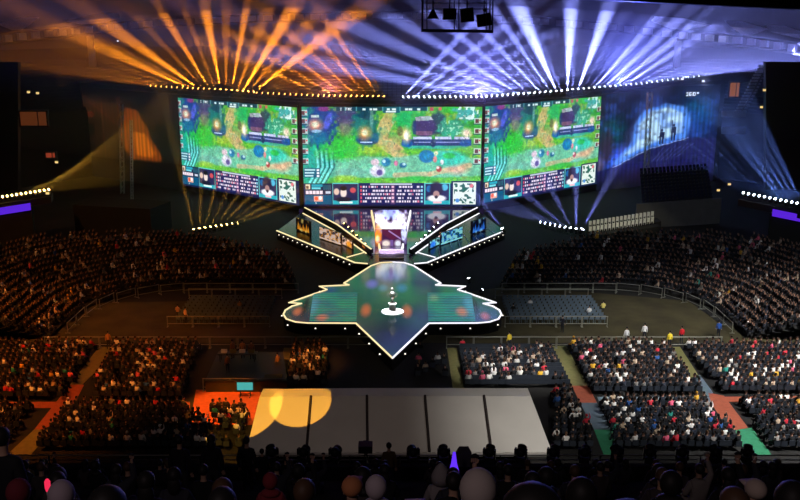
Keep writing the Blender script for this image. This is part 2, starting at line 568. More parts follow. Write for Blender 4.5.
def paint_right():
    c = Canvas(598, 82, 716, 208, 2.0, (10, 14, 40))
    n = c.noise(9, 1); n2 = c.noise(4, 4)
    c.mix(n, (20, 30, 90), .5)
    c.ell(610, 135, 12, 16, (8, 80, 92), .8, 1.2, wob=.5)
    c.ell(695, 118, 14, 22, (14, 100, 150), .75, 1.3, wob=.6)
    c.ell(690, 135, 20, 18, (28, 60, 170), .6, 1.4)
    c.ell(617, 168, 16, 13, (60, 96, 245), .9, 1.3)
    c.poly([(612, 176), (630, 152), (632, 128), (642, 110), (664, 103), (683, 108), (690, 126), (686, 148), (660, 158), (640, 164), (622, 178)], (80, 140, 240), .95, 7)
    c.poly([(622, 168), (636, 150), (638, 128), (648, 112), (666, 108), (680, 116), (682, 140), (655, 152), (640, 160)], (190, 228, 250), .9, 6)
    c.mix((c.noise(7, 61) - .45) * 2, (50, 100, 220), .45)
    c.ell(606, 152, 7, 20, (44, 30, 58), .9, .7, wob=.5)
    c.ell(600, 176, 4, 10, (140, 110, 120), .5, 1)
    c.poly([(618, 178), (650, 161), (688, 149), (716, 150), (716, 208), (598, 208), (598, 184)], (26, 26, 84), .92, 2)
    c.line([(614, 180), (650, 160), (688, 148.5)], .9, (150, 170, 235), .9)
    for k in range(6):
        c.line([(652 + k * 5, 178 - k), (664 + k * 6, 160 - k)], .5, (120, 140, 220), .5)
        c.line([(648 + k * 4, 170), (650 + k * 4, 184)], .6, (110, 120, 190), .35)
    c.ell(650, 196, 30, 10, (36, 20, 60), .8, 1.5)
    for x, y, h in ((661, 155, 20), (672.5, 151, 22)):         # two standing silhouettes holding poles
        k = (22, 28, 70)
        c.ell(x, y - h + 2.4, 1.5, 1.8, k, 1, .2)
        c.poly([(x - 2.6, y - h + 4.4), (x + 2.8, y - h + 4.4), (x + 3, y - h * .45), (x - 2.8, y - h * .45)], k)
        c.poly([(x - 2.7, y - h * .5), (x - .3, y - h * .5), (x - .6, y), (x - 2.3, y)], k)
        c.poly([(x + .3, y - h * .5), (x + 2.9, y - h * .5), (x + 2.5, y), (x + .8, y)], k)
        c.line([(x - 1.6, y - h + 6), (x - 1.9, y - h - 4)], .8, k)
    pl = .86 + .14 * np.sin(c.X * 1.5)  # light and shade of the pleats painted into the picture
    c.a *= pl[..., None]
    c.mix((n2 - .6) * 2, (8, 10, 30), .5)
    fade = np.clip((c.Y - 82) / 22, .25, 1) * np.clip((208 - c.Y) / 26, .15, 1)
    c.a *= fade[..., None] ** .5
    c.text(682, 90, '360o', 4.4, (215, 225, 245))
    return c


def paint_left():
    c = Canvas(86, 82, 182, 206, 2.0, (14, 7, 5))
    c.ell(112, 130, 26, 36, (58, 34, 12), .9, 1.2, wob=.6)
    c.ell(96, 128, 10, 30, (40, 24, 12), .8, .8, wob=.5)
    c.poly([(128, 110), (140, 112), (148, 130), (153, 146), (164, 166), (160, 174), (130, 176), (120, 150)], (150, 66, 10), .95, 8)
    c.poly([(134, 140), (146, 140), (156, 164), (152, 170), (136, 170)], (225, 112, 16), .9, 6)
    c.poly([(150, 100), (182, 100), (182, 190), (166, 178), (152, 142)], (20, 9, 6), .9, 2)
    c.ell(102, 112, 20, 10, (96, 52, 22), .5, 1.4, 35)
    c.line([(84, 96), (118, 132)], 3, (86, 38, 16), .6)
    for k in range(9):
        c.rect(89 + (k % 3) * 2.2 + (k // 3) % 2, 119 + (k // 3) * 2.4, 90.4 + (k % 3) * 2.2 + (k // 3) % 2, 120.8 + (k // 3) * 2.4, (150, 40, 20), .8)
    c.ell(92, 142, 3.6, 8, (12, 8, 5), .95, .3)
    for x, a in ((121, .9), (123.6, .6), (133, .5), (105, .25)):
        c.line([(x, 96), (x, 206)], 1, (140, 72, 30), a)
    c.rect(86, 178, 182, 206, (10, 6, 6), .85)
    pl = .84 + .16 * np.sin(c.X * 1.7)  # pleat shading painted into the colours here too
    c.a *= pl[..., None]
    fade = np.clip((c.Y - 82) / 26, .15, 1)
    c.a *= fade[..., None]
    return c

# ================================================================== THE SETTING
# ------------------------------------------------------------------ ground
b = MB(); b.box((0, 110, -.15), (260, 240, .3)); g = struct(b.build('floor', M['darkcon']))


def patch(name, pts, m, z=0.02):
    b = MB(); b.prism([gr(x, y)[:2] for x, y in pts][::-1], 0.0, z)
    return struct(b.build(name, M[m]))


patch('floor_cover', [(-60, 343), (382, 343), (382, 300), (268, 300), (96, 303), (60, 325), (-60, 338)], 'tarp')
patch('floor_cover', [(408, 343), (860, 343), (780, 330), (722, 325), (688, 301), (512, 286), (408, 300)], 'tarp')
# aisles and track strips between the floor blocks
patch('floor_aisle', [(552, 346), (566, 346), (588, 386), (572, 386)], 'olive', .03)
patch('floor_aisle', [(572, 386), (588, 386), (597, 403), (580, 403)], 'rust', .03)
patch('floor_aisle', [(580, 403), (597, 403), (612, 430), (594, 430)], 'bluegrey', .03)
patch('floor_aisle', [(594, 430), (612, 430), (624, 456), (604, 456)], 'green', .03)
patch('floor_aisle', [(667, 347), (680, 347), (700, 378), (690, 380)], 'olive', .03)
patch('floor_aisle', [(690, 378), (700, 375), (713, 393), (708, 397)], 'bluegrey', .03)
patch('floor_aisle', [(708, 393), (724, 396), (748, 428), (730, 432), (712, 405)], 'rust', .03)
patch('floor_aisle', [(735, 430), (752, 428), (772, 456), (746, 456)], 'green', .03)
patch('floor_aisle', [(597, 397), (712, 397), (714, 403), (600, 403)], 'bluegrey', .025)
patch('floor_aisle', [(720, 397), (840, 396), (840, 402), (724, 402)], 'rust', .025)
patch('floor_aisle', [(99, 347), (114, 347), (102, 366), (82, 385), (70, 385)], 'olive', .03)
patch('floor_aisle', [(70, 385), (84, 385), (66, 420), (40, 430), (34, 430)], 'rust', .03)
patch('floor_aisle', [(34, 430), (52, 430), (30, 456), (6, 456)], 'olive', .03)
patch('floor_aisle', [(-40, 402), (190, 402), (190, 408), (-40, 408)], 'rust', .025)
patch('floor_aisle', [(196, 390), (282, 390), (262, 425), (190, 425)], 'rust', .03)
patch('floor_aisle', [(284, 348), (291, 348), (285, 390), (274, 390)], 'olive', .03)
patch('floor_aisle', [(447, 348), (457, 348), (464, 390), (453, 390)], 'olive', .03)

# ------------------------------------------------------------------ the lower grandstand, two mirrored wings
RISE, DEP = .30, .88


def bowl_curve(d, side, step=.56):      # a row line at distance d outside the inner edge
    pts = []
    seg = []
    x0 = 12 + .42 * d + max(0, d - 5.5) * 2.1
    cut = max(0.0, (x0 - 24) / 14) if x0 > 24 else 0.0
    a, b_ = Vector((min(x0, 24), 99 + d, 0)), Vector((24, 99 + d, 0))
    seg.append((a, b_))
    n = 10
    arc = [Vector((24 + (10 + d) * math.sin(th), 89 + (10 + d) * math.cos(th), 0)) for th in [(cut + (1 - cut) * t / n) * PI / 2 for t in range(n + 1)]]
    pl = ([a] if cut == 0 else []) + arc + [Vector((34 + d, 82.5 - .35 * d, 0))]
    out = []
    carry = 0.0
    for p, q in zip(pl, pl[1:]):
        L = (q - p).length
        t = carry
        while t < L:
            out.append(p.lerp(q, t / L))
            t += step
        carry = t - L
    out.append(pl[-1])
    return [Vector((p.x * side, p.y, 0)) for p in out]


NROW = 17
for side, nm in ((-1, 'floor_grandstand_left'), (1, 'floor_grandstand_right')):
    b = MB()
    for k in range(NROW):
        A, B = bowl_curve(k * DEP, side, 2.0), bowl_curve((k + 1) * DEP, side, 2.0)
        n = min(len(A), len(B))
        # resample both lines to equal counts
        def rs(L, n=40):
            ln = [0]
            for p, q in zip(L, L[1:]): ln.append(ln[-1] + (q - p).length)
            r, j = [], 0
            for i in range(n + 1):
                t = ln[-1] * i / n
                while j < len(ln) - 2 and ln[j + 1] < t: j += 1
                f = (t - ln[j]) / max(1e-6, ln[j + 1] - ln[j])
                r.append(L[j].lerp(L[j + 1], min(1, f)))
            return r
        A, B = rs(A), rs(B)
        z0, z1 = k * RISE, (k + 1) * RISE
        for i in range(40):
            up = Vector((0, 0, 1))
            b.poly([A[i] + up * z0, A[i + 1] + up * z0, A[i + 1] + up * z1, A[i] + up * z1])
            b.poly([A[i] + up * z1, A[i + 1] + up * z1, B[i + 1] + up * z1, B[i] + up * z1])
            if k == NROW - 1:
                b.poly([B[i] + up * (z1 + 1.1), B[i + 1] + up * (z1 + 1.1), B[i + 1], B[i]])
                b.poly([B[i] + up * (z1 + 1.1), B[i + 1] + up * (z1 + 1.1), B[i + 1] + up * z1, B[i] + up * z1])
    me = b.bm
    bmesh.ops.remove_doubles(me, verts=me.verts[:], dist=.002)
    struct(b.build(nm, M['darkcon']))

# ------------------------------------------------------------------ the permanent bowl behind
ring_half = [(78, 128), (76, 150), (68, 170), (50, 188), (25, 200), (0, 204)]


def ringpts():
    L = [Vector((x, y, 0)) for x, y in ring_half]
    return L + [Vector((-p.x, p.y, 0)) for p in L[-2::-1]]


def smooth_line(L, it=2):
    for _ in range(it):
        o = [L[0]]
        for p, q in zip(L, L[1:]):
            o += [p.lerp(q, .25), p.lerp(q, .75)]
        o.append(L[-1])
        L = o
    return L


ring = smooth_line(ringpts())
cen = Vector((0, 100, 0))


def outw(L, d):
    return [p + (p - cen).normalized() * d for p in L]


b = MB()
for L, z0, z1 in ((outw(ring, 0), 0, 13),):
    for p, q in zip(L, L[1:]):
        b.slab(p, q, q + Vector((0, 0, z1)), p + Vector((0, 0, z1)), .4)
struct(b.build('wall_concourse', M['darkcon']))
b = MB()
for k in range(16):
    A, B = outw(ring, k * .95), outw(ring, (k + 1) * .95)
    z0, z1 = 13 + k * .56, 13 + (k + 1) * .56
    for i in range(len(A) - 1):
        b.poly([A[i] + Vector((0, 0, z0)), A[i + 1] + Vector((0, 0, z0)), A[i + 1] + Vector((0, 0, z1)), A[i] + Vector((0, 0, z1))])
        b.poly([A[i] + Vector((0, 0, z1)), A[i + 1] + Vector((0, 0, z1)), B[i + 1] + Vector((0, 0, z1)), B[i] + Vector((0, 0, z1))])
        if k == 15:
            b.poly([B[i] + Vector((0, 0, z1)), B[i + 1] + Vector((0, 0, z1)), B[i + 1] + Vector((0, 0, z1 + 2.4)), B[i] + Vector((0, 0, z1 + 2.4))])
bmesh.ops.remove_doubles(b.bm, verts=b.bm.verts[:], dist=.002)
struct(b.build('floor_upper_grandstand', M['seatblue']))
# facade bands of the far corner and the stair of pale blocks
for s, lab in ((1, 1), (-1, 0)):
    b = MB()
    for (x0, y0, x1, y1) in ((722, 111, 746, 117), (722, 127, 746, 134)) if s > 0 else ((22, 110, 48, 116), (22, 120, 48, 124)):
        b.slab(at(x0, y1, 160), at(x1, y1, 160), at(x1, y0, 160), at(x0, y0, 160), .3)
    struct(b.build('trim_1' if s > 0 else 'trim_2', M['panelwhite']))
b = MB()
for k in range(16):
    p = at(764 - k * 1.55, 66 + k * 3.0, 163)
    b.box(p, (1.9, .6, .32))
struct(b.build('trim_3', M['panelwhite']))
b = MB(); b.bar(at(768, 66, 162.5), at(741, 114, 162.5), .3, .5); struct(b.build('trim_4', M['concrete']))
for x0, x1, nm in ((766, 850, 'wall_right'), (-60, 18, 'wall_left')):
    b = MB(); b.slab(at(x0, 190, 140), at(x1, 190, 140), at(x1, 62, 140), at(x0, 62, 140), 1.0)
    struct(b.build(nm, M['black']))

# small lower tier beside the right curtain, with its blue seats
b = MB()
T0, T1 = Vector((36, 131, 3.4)), Vector((47.5, 134, 3.7))
for k in range(10):
    o = Vector((0.15 * k, .82 * k, .37 * k))
    dn = Vector((0, 0, -(3.4 + .37 * k)))
    p, q = T0 + o, T1 + o
    b.slab(p, q, q + Vector((.15, .82, 0)), p + Vector((.15, .82, 0)), .3)
    b.slab(p + Vector((0, 0, -.4)), q + Vector((0, 0, -.4)), q, p, .1)
struct(b.build('floor_lower_tier', M['darkcon']))
b = MB(); b.slab(T0 + Vector((-1, -.6, -3.6)), T1 + Vector((1, -.6, -3.6)), T1 + Vector((1, -.6, .3)), T0 + Vector((-1, -.6, .3)), .3)
struct(b.build('wall_lower_tier', M['concrete']))
b = MB()
b.box((0, 0, .42), (.44, .42, .05)).box((0, .2, .66), (.44, .05, .42), rot=Matrix.Rotation(R(-8), 3, 'X')).box((0, .05, .2), (.1, .1, .4))
seat_me = b.mesh('stadium_seat', M['seatblue'])
for k in range(10):
    for i in range(18):
        t = (i + .5) / 18
        p = T0.lerp(T1, t) + Vector((.15 * k, .82 * k + .4, .37 * k))
        o = link('stadium_seat', seat_me, None, p, (0, 0, R(14)))
        tag(o, f'blue stadium seat, {nth(i + 1)} along, {nth(k + 1)} row up beside blue curtain', 'seat', 'blue seats of the small tier beside the blue curtain')
b = MB(); b.slab(Vector((-34, 131, 0)), Vector((-46, 134, 0)), Vector((-46, 134, 4)), Vector((-34, 131, 4)), 6)
struct(b.build('wall_lower_tier_left', M['darkcon']))

# ------------------------------------------------------------------ roof ring with its panels, masts and membranes
rf = [(-60, 46, 150), (0, 39, 162), (55, 33, 178), (95, 29, 190), (155, 23, 203), (260, 18, 212), (400, 15, 216), (520, 20, 212), (620, 28, 204), (677, 35, 195), (745, 41, 178), (800, 49, 162), (860, 57, 150)]
rp = [at(*p) for p in rf]
ro = empty('roof_ring', (0, 0, 0)); tag(ro, 'curved steel roof ring high above the far stand', 'roof', None, 'structure')
b = MB()
for p, q in zip(rp, rp[1:]):
    b.tube(p + Vector((0, 0, .9)), q + Vector((0, 0, .9)), .25); b.tube(p + Vector((0, 0, -.9)), q + Vector((0, 0, -.9)), .25)
b.build('ring_beam', M['metal'], ro)
for p, q in zip(rp, rp[1:]):
    n = max(2, int((q - p).length / 3.4))
    for i in range(n):
        m_ = p.lerp(q, (i + .5) / n)
        a = math.atan2(q.y - p.y, q.x - p.x)
        MB().box((0, 0, 0), (2.1, .5, 1.25)).build('roof_panel', M['panelwhite'], ro, m_, (0, 0, a))
for (x, y0, y1, Y), which in (((677, 37, 72, 195), 'white roof mast under the ring beyond the blue curtain'), ((92, 33, 68, 190), 'amber tinted roof mast under the ring at far left')):
    top, bot = at(x, y0, Y), at(x + (1 if x < 400 else -1), y1, Y)
    o = empty('roof_mast', bot); tag(o, which, 'mast', 'roof masts')
    h = top.z - bot.z
    MB().box((0, 0, h / 2), (1.3, .8, h)).build('mast_shaft', M['panelwhite'], o)
    MB().box((0, 0, .1), (2.2, 1.4, .4)).build('mast_foot', M['concrete'], o)
for L, Y, lab in (([(651, 21), (711, 25), (686, 30), (674, 30)], 200, 'white roof membrane directly over the white mast'),
                  ([(731, 27), (769, 29), (752, 35), (742, 35)], 182, 'white roof membrane right of the one over the mast'),
                  ([(770, 32), (812, 35), (812, 40), (797, 38)], 168, 'white roof membrane cut by the right edge'),
                  ([(64, 21), (120, 18), (98, 25), (84, 25)], 200, 'amber tinted roof membrane over the left mast'),
                  ([(-4, 24), (29, 25), (22, 30), (12, 30)], 178, 'amber tinted roof membrane at the far left edge')):
    F = [at(x, y, Y) for x, y in L]
    c = sum(F, Vector()) / 4
    bk = [c.lerp(p, .5) + Vector((0, 9, 1.6)) for p in F]
    b = MB(); v = [b.bm.verts.new(p) for p in F + bk]
    b.bm.faces.new(v[:4]); b.bm.faces.new(v[7:3:-1])
    for i in range(4):
        b.bm.faces.new((v[i], v[4 + i], v[4 + (i + 1) % 4], v[(i + 1) % 4]))
    tag(b.build('roof_membrane', M['membrane']), lab, 'roof membrane', 'roof membranes')
b = MB(); b.slab(at(480, -6, 60), at(900, 14, 60), at(900, -60, 60), at(480, -60, 60), 2)
struct(b.build('ceiling_edge', M['black']))

# ================================================================== SCREENS
GAME = paint_game()
HW, HH = 14.95, 16.6
scr_mat = attr_emat('led_pixels', 1.2)
pic = GAME.panel(lambda u, v: (-.5 + u, 0, (1 - v)))
pic.materials.append(scr_mat)
scr_spec = [((304.2, 206.3), (106.8), (480.0, 206.3), 141.0, 141.0, 'game picture on the middle giant screen, facing the stage'),
            ((182.5, 186), 97.5, (299.5, 204.6), 160.0, 141.3, 'game picture on the giant screen beside the amber curtain'),
            ((483.2, 204.6), 106.5, (597.2, 184), 141.3, 160.5, 'game picture on the giant screen beside the blue curtain')]
for (a, ty, c, Ya, Yc, lab) in scr_spec:
    A, C = at(a[0], a[1], Ya), at(c[0], c[1], Yc)
    T = at(a[0], ty, Ya)
    h = 16.7 if 'middle' in lab else 17.0
    A.z = C.z = (A.z + C.z) / 2
    base = (A + C) / 2
    w = (C - A).length
    ang = math.atan2(C.y - A.y, C.x - A.x)
    o = empty('led_screen', base, (0, 0, ang)); tag(o, lab, 'screen', 'giant game screens above the stage')
    h = T.z - A.z
    p = link('display', pic, o); p.scale = (w, 1, h)
    f = MB()
    f.box((0, .5, h / 2), (w + .7, .8, h + .5))
    f.build('screen_housing', M['matte'], o)

# black scrim carrying the screens, side curtains
wl = [(60, 190, 184), (88, 184, 178), (130, 186, 171), (181, 190, 160.8), (302, 208, 142.0), (482, 208, 142.0), (599, 188, 161.4), (646, 188, 167), (716, 190, 172)]
b = MB()
W = []
for x, y, Y in wl:
    p = at(x, y, Y); W.append(Vector((p.x, Y + .6, 0)))
ztop = [18.3, 18.3, 18.2, 18.1, 18.0, 18.0, 18.3, 19.0, 19.4]
for i in range(len(W) - 1):
    if i in (0,): continue
    b.slab(W[i], W[i + 1], W[i + 1] + Vector((0, 0, ztop[i + 1])), W[i] + Vector((0, 0, ztop[i])), -.3)
struct(b.build('wall_screen_scrim', M['matte']))


def curtain(C, name, stops, lab, x0, x1, ytop, ybot, m):
    # the curtain follows the scrim in plan; stops = (px, Y)
    def place(u, v):
        px = x0 + u * (x1 - x0)
        for (xa, Ya), (xb, Yb) in zip(stops, stops[1:]):
            if px <= xb or (xb, Yb) == stops[-1]:
                Y = Ya + (Yb - Ya) * (px - xa) / (xb - xa)
                break
        p = at(px, 140, Y)
        zt, zb = 18.2, at(px, ybot, Y).z
        zb = max(.05, zb)
        n = .22 * math.sin(u * 60)
        return (p.x, Y + n, zt + (zb - zt) * v)
    me = C.panel(place); me.materials.append(m)
    root = empty(name, at(x0, ybot, stops[0][1])); tag(root, lab, 'curtain')
    o = link('curtain_picture', me, root)
    o.location = -root.location
    b = MB()
    P = [Vector(place(u / 12, 0)) for u in range(13)]
    for p, q in zip(P, P[1:]):
        b.tube(p + Vector((0, 0, .1)), q + Vector((0, 0, .1)), .12)
    bo = b.build('curtain_rail', M['metal'], root); bo.location = -root.location
    return root


curtain(paint_right(), 'led_curtain', [(598, 159.6), (646, 165.5), (716, 170.5)], 'blue glowing curtain with a bright cliff and two dark standing figures', 599, 716, 82, 208, attr_emat('blue_curtain_pixels', 1.6))
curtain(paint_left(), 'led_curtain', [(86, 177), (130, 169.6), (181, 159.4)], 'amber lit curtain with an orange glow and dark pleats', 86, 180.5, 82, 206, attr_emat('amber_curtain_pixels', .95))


def lattice(name, a, b_, w, label, cat, m='alu', group=None, bays=None):
    """A square box truss from a to b, with chords and diagonal lacing as parts."""
    a, b_ = Vector(a), Vector(b_)
    root = empty(name, a); tag(root, label, cat, group)
    d = b_ - a
    L = d.length
    q = d.to_track_quat('Z', 'Y')
    n = bays or max(3, int(L / (w * 1.4)))
    cs = [(-w / 2, -w / 2), (w / 2, -w / 2), (w / 2, w / 2), (-w / 2, w / 2)]
    ch, la = MB(), MB()
    for x, y in cs:
        ch.tube(q @ Vector((x, y, 0)), q @ Vector((x, y, L)), w * .09, 5)
    for i in range(n):
        z0, z1 = L * i / n, L * (i + 1) / n
        for k in range(4):
            (x0, y0), (x1, y1) = cs[k], cs[(k + 1) % 4]
            if i % 2: (x0, y0), (x1, y1) = (x1, y1), (x0, y0)
            la.tube(q @ Vector((x0, y0, z0)), q @ Vector((x1, y1, z1)), w * .05, 4)
    ch.build('chord', M[m], root)
    la.build('lacing', M[m], root)
    return root


def truss_z(px):                        # height of the lamp line in the photograph
    pts = [(95, 81), (152, 86), (240, 92), (320, 96), (400, 98), (480, 97), (560, 92), (640, 84), (720, 73)]
    for (a, ya), (b_, yb) in zip(pts, pts[1:]):
        if px <= b_: return ya + (yb - ya) * (px - a) / (b_ - a)
    return 73


def truss_Y(px):
    pts = [(60, 182), (130, 170), (181, 159.5), (302, 141), (482, 141), (599, 160), (646, 166), (716, 171), (760, 174)]
    for (a, ya), (b_, yb) in zip(pts, pts[1:]):
        if px <= b_: return ya + (yb - ya) * (px - a) / (b_ - a) - .8
    return 173


kn = [95, 181, 302, 392]
for i, (a, b_) in enumerate(zip(kn, kn[1:])):
    lattice('lighting_truss', at(a, truss_z(a) + 4.5, truss_Y(a)), at(b_, truss_z(b_) + 4.5, truss_Y(b_)), .7,
            ['black truss above the amber curtain', 'black truss above the screen beside the amber curtain', 'black truss over the amber half of the middle screen'][i], 'truss', 'metal', 'trusses carrying the beam lights')
kn = [392, 482, 599, 720]
for i, (a, b_) in enumerate(zip(kn, kn[1:])):
    lattice('lighting_truss', at(a, truss_z(a) + 4.5, truss_Y(a)), at(b_, truss_z(b_) + 4.5, truss_Y(b_)), .7,
            ['black truss over the blue half of the middle screen', 'black truss above the screen beside the blue curtain', 'black truss above the blue curtain'][i], 'truss', 'metal', 'trusses carrying the beam lights')
lattice('truss_tower', gr(643, 207, 0.02) * 0 + Vector((at(645, 200, 150).x, 150, 0)), at(650, 92, 150), .7, 'slender pale truss tower standing before the blue curtain', 'tower', 'alu')
lattice('truss_tower', Vector((at(123, 200, 158).x, 158, 0)), at(121, 104, 158), .6, 'slender amber lit truss tower before the amber curtain', 'tower', 'alu')
lattice('truss_tower', Vector((at(133, 214, 150).x, 150, 0)), at(131, 120, 150), .35, 'thin pole truss beside the amber tower, nearer the screen', 'tower', 'alu')
b = MB()
for i in range(5):
    b.tube(at(383 + i * 4.6, 96, 140.2), at(383 + i * 4.6, 80, 140.2), .04, 4)
b.tube(at(382, 81, 140.2), at(403, 81, 140.2), .06, 4).tube(at(382, 89, 140.2), at(403, 89, 140.2), .05, 4)
tag(b.build('cable_frame', M['metal']), 'small dark frame standing between the amber and white beam lights', 'frame')

# ================================================================== BEAM LIGHTS
lamp_parts = {}
b = MB(); b.box((0, 0, .1), (.42, .34, .2)); lamp_parts['base'] = b.mesh('base', M['black'])
b = MB(); b.box((-.24, 0, .38), (.05, .16, .46)).box((.24, 0, .38), (.05, .16, .46)).box((0, 0, .19), (.5, .16, .05)); lamp_parts['yoke'] = b.mesh('yoke', M['black'])
b = MB(); b.lathe([(.10, -.26), (.17, -.2), (.19, .0), (.20, .24), (.17, .25)], 12); lamp_parts['head'] = b.mesh('head', M['black'], True)
for k in ('lens_amber', 'lens_white', 'lens_yellow'):
    b = MB(); b.lathe([(.165, .25), (.165, .27), (.1, .285)], 12); lamp_parts[k] = b.mesh('lens', M[k])
nl = [0]


def beam_lamp(p, d, lens, power, col, cone, label, group, scale=1.0, spot=True, name='beam_light'):
    """p is the place of the lamp head; d the direction of its beam."""
    d = Vector(d).normalized()
    root = empty(name, p - Vector((0, 0, .45 * scale)))
    root.scale = (scale,) * 3
    tag(root, label, 'stage light', group)
    link('base', lamp_parts['base'], root); link('yoke', lamp_parts['yoke'], root)
    q = d.to_track_quat('Z', 'Y').to_euler()
    hd = link('head', lamp_parts['head'], root, (0, 0, .45), q)
    link('lens', lamp_parts[lens], hd)
    if spot:
        l = bpy.data.lights.new('beam', 'SPOT')
        l.energy = power * KP; l.color = col; l.spot_size = R(cone * 1.45); l.spot_blend = .95; l.shadow_soft_size = .12
        o = bpy.data.objects.new('beam', l); COL.objects.link(o)
        o.location = p + d * .36 * scale
        o.rotation_euler = d.to_track_quat('-Z', 'Y').to_euler()
    nl[0] += 1
    return root


AMB, WHT, YEL = (1, .27, .012), (.25, .29, 1), (1, .50, .05)
KP = 1.25


def deg(a, lean=None):
    if lean is None: lean = -.18 - .3 * max(0, abs(math.cos(R(a))) - .5)
    return (math.cos(R(a)), lean, math.sin(R(a)))


rr = random.Random(11)
ia = 0
for i in range(20):                                   # amber fan
    px = 152 + 5.3 * i
    t = i / 19
    a = 170 - 22 * min(1, t / .45) if t < .45 else 148 - 112 * ((t - .45) / .55) ** .9
    ia += 1
    pw = 2.4e6 * (1.0 if t > .35 else .16) * (1.2 if i % 2 else .25)
    beam_lamp(at(px, truss_z(px), truss_Y(px)), deg(a), 'lens_amber', pw, AMB, rr.uniform(5, 7.5), f'amber beam light, {nth(ia)} from the outer end of the main truss', 'amber beam lights on the main truss')
for i in range(11):
    px = 258 + 5.6 * i; ia += 1
    beam_lamp(at(px, truss_z(px), truss_Y(px)), deg(165 - i), 'lens_amber', 2.5e5, AMB, 4, f'amber beam light, {nth(ia)} from the outer end of the main truss', 'amber beam lights on the main truss', .8)
for i in range(13):
    px = 320 + 5.4 * i; ia += 1
    beam_lamp(at(px, truss_z(px), truss_Y(px)), deg(157 - 36 * i / 12), 'lens_amber', 1.6e6 * (1.2 if i % 2 else .15), AMB, 5, f'amber beam light, {nth(ia)} from the outer end of the main truss', 'amber beam lights on the main truss')
iw = 0
for i in range(16):
    px = 402 + 5.2 * i; iw += 1
    beam_lamp(at(px, truss_z(px), truss_Y(px)), deg(47 - 33 * (i / 15) ** .7), 'lens_white', 3.6e6 * (1.1 if i % 2 == 0 else .1) * (1 - .5 * i / 15), WHT, 4.6, f'white beam light, {nth(iw)} from the truss middle', 'white beam lights on the main truss')
for i in range(13):
    px = 488 + 5.3 * i; iw += 1
    beam_lamp(at(px, truss_z(px), truss_Y(px)), deg(168 - 40 * (i / 12) ** 1.1), 'lens_white', 3.6e6 * (1.1 if i % 2 == 0 else .1), WHT, 4.8, f'white beam light, {nth(iw)} from the truss middle', 'white beam lights on the main truss')
for i in range(28):
    px = 557 + 5.2 * i; iw += 1
    a = [118, 118, 92, 92, 74, 66][i] if i < 6 else 56 - 46 * ((i - 6) / 21) ** .8
    beam_lamp(at(px, truss_z(px), truss_Y(px)), deg(a), 'lens_white', 4.4e6 * ((1.5 if i in (0, 2, 4) else .08 if i < 6 else 1.0 if i % 2 else .12)) * (1 if i < 14 else .5), WHT, (9 if i < 5 else 6.5), f'white beam light, {nth(iw)} from the truss middle', 'white beam lights on the main truss')

# low clusters on bars beside the stage
lattice('floor_truss', at(193, 235, 118), at(240, 224, 126), .5, 'low black truss with yellow lamps under the amber side screen', 'truss', 'metal')
for i in range(9):
    t = i / 8
    p = at(194 + 42 * t, 231 - 7.5 * t, 118 + 8 * t)
    beam_lamp(p, deg(98 - 78 * t ** .8, -.1), 'lens_yellow', 6e5 * rr.uniform(.7, 1.3), YEL, 5, f'yellow beam light, {nth(i + 1)} along the low truss under the amber side screen', 'yellow beam lights on the low truss')
lattice('floor_truss', at(538, 225, 126), at(584, 236, 118), .5, 'low black truss with white lamps under the blue side screen', 'truss', 'metal')
for i in range(9):
    t = i / 8
    p = at(542 + 39 * t, 222.5 + 9 * t, 126 - 8 * t)
    a = 162 - 20 * t if i < 5 else [140, 118, 94, 66][i - 5]
    beam_lamp(p, deg(a, -.1), 'lens_white', (9e5 if i >= 5 else 4.5e5) * rr.uniform(.7, 1.3), WHT, 5 if i < 5 else 7, f'white beam light, {nth(i + 1)} along the low truss under the blue side screen', 'white beam lights on the low truss', 1.5 if i == 8 else 1)
# side platforms
for s in (0, 1):
    n = 12
    P0, P1 = (at(-6, 198, 118), at(50, 190, 120)) if s == 0 else (at(742, 193, 121), at(806, 206, 117))
    b = MB(); b.bar(P0 + Vector((0, .5, -1.6)), P1 + Vector((0, .5, -1.6)), 3.0, .9)
    tag(b.build('lamp_platform', M['black']), ['dark ledge carrying yellow lamps at the frame edge', 'dark ledge carrying white lamps above the violet strip'][s], 'platform', 'side lamp ledges')
    for i in range(n):
        t = (i + .5) / n
        p = P0.lerp(P1, t)
        if s == 0:
            beam_lamp(p, deg(10 + 26 * t, -.4), 'lens_yellow', 2.2e5 * rr.uniform(.6, 1.3), YEL, 3.6, f'yellow beam light, {nth(i + 1)} along the dark side ledge', 'yellow beam lights on the side ledge')
        else:
            a = 150 - 24 * t
            beam_lamp(p, deg(a, -.35), 'lens_white', 9e5 * (1.6 if i > 6 else .8) * rr.uniform(.6, 1.4), (.16, .28, 1), 2.6 if i < 7 else 4.2, f'white beam light, {nth(i + 1)} along the dark side ledge', 'white beam lights on the side ledge')
    Q = ((-8, 211), (30, 205)) if s == 0 else ((773, 211), (812, 219))
    a, c = at(*Q[0], 116.5), at(*Q[1], 116.5)
    b = MB(); b.slab(a + Vector((0, 0, -.7)), c + Vector((0, 0, -.7)), c + Vector((0, 0, .25)), a + Vector((0, 0, .25)), .15)
    tag(b.build('ribbon_board', M['violet']), ['violet ribbon board below the yellow lamp ledge', 'violet ribbon board below the white lamp ledge'][s], 'ribbon board', 'violet ribbon boards')
    b = MB()
    a.z = c.z = min(a.z, c.z)
    b.slab(Vector((a.x, a.y + .3, 0)), Vector((c.x, c.y + .3, 0)), c + Vector((0, .3, .6)), a + Vector((0, .3, .6)), .6)
    struct(b.build('wall_ledge_left' if s == 0 else 'wall_ledge_right', M['darkcon']))

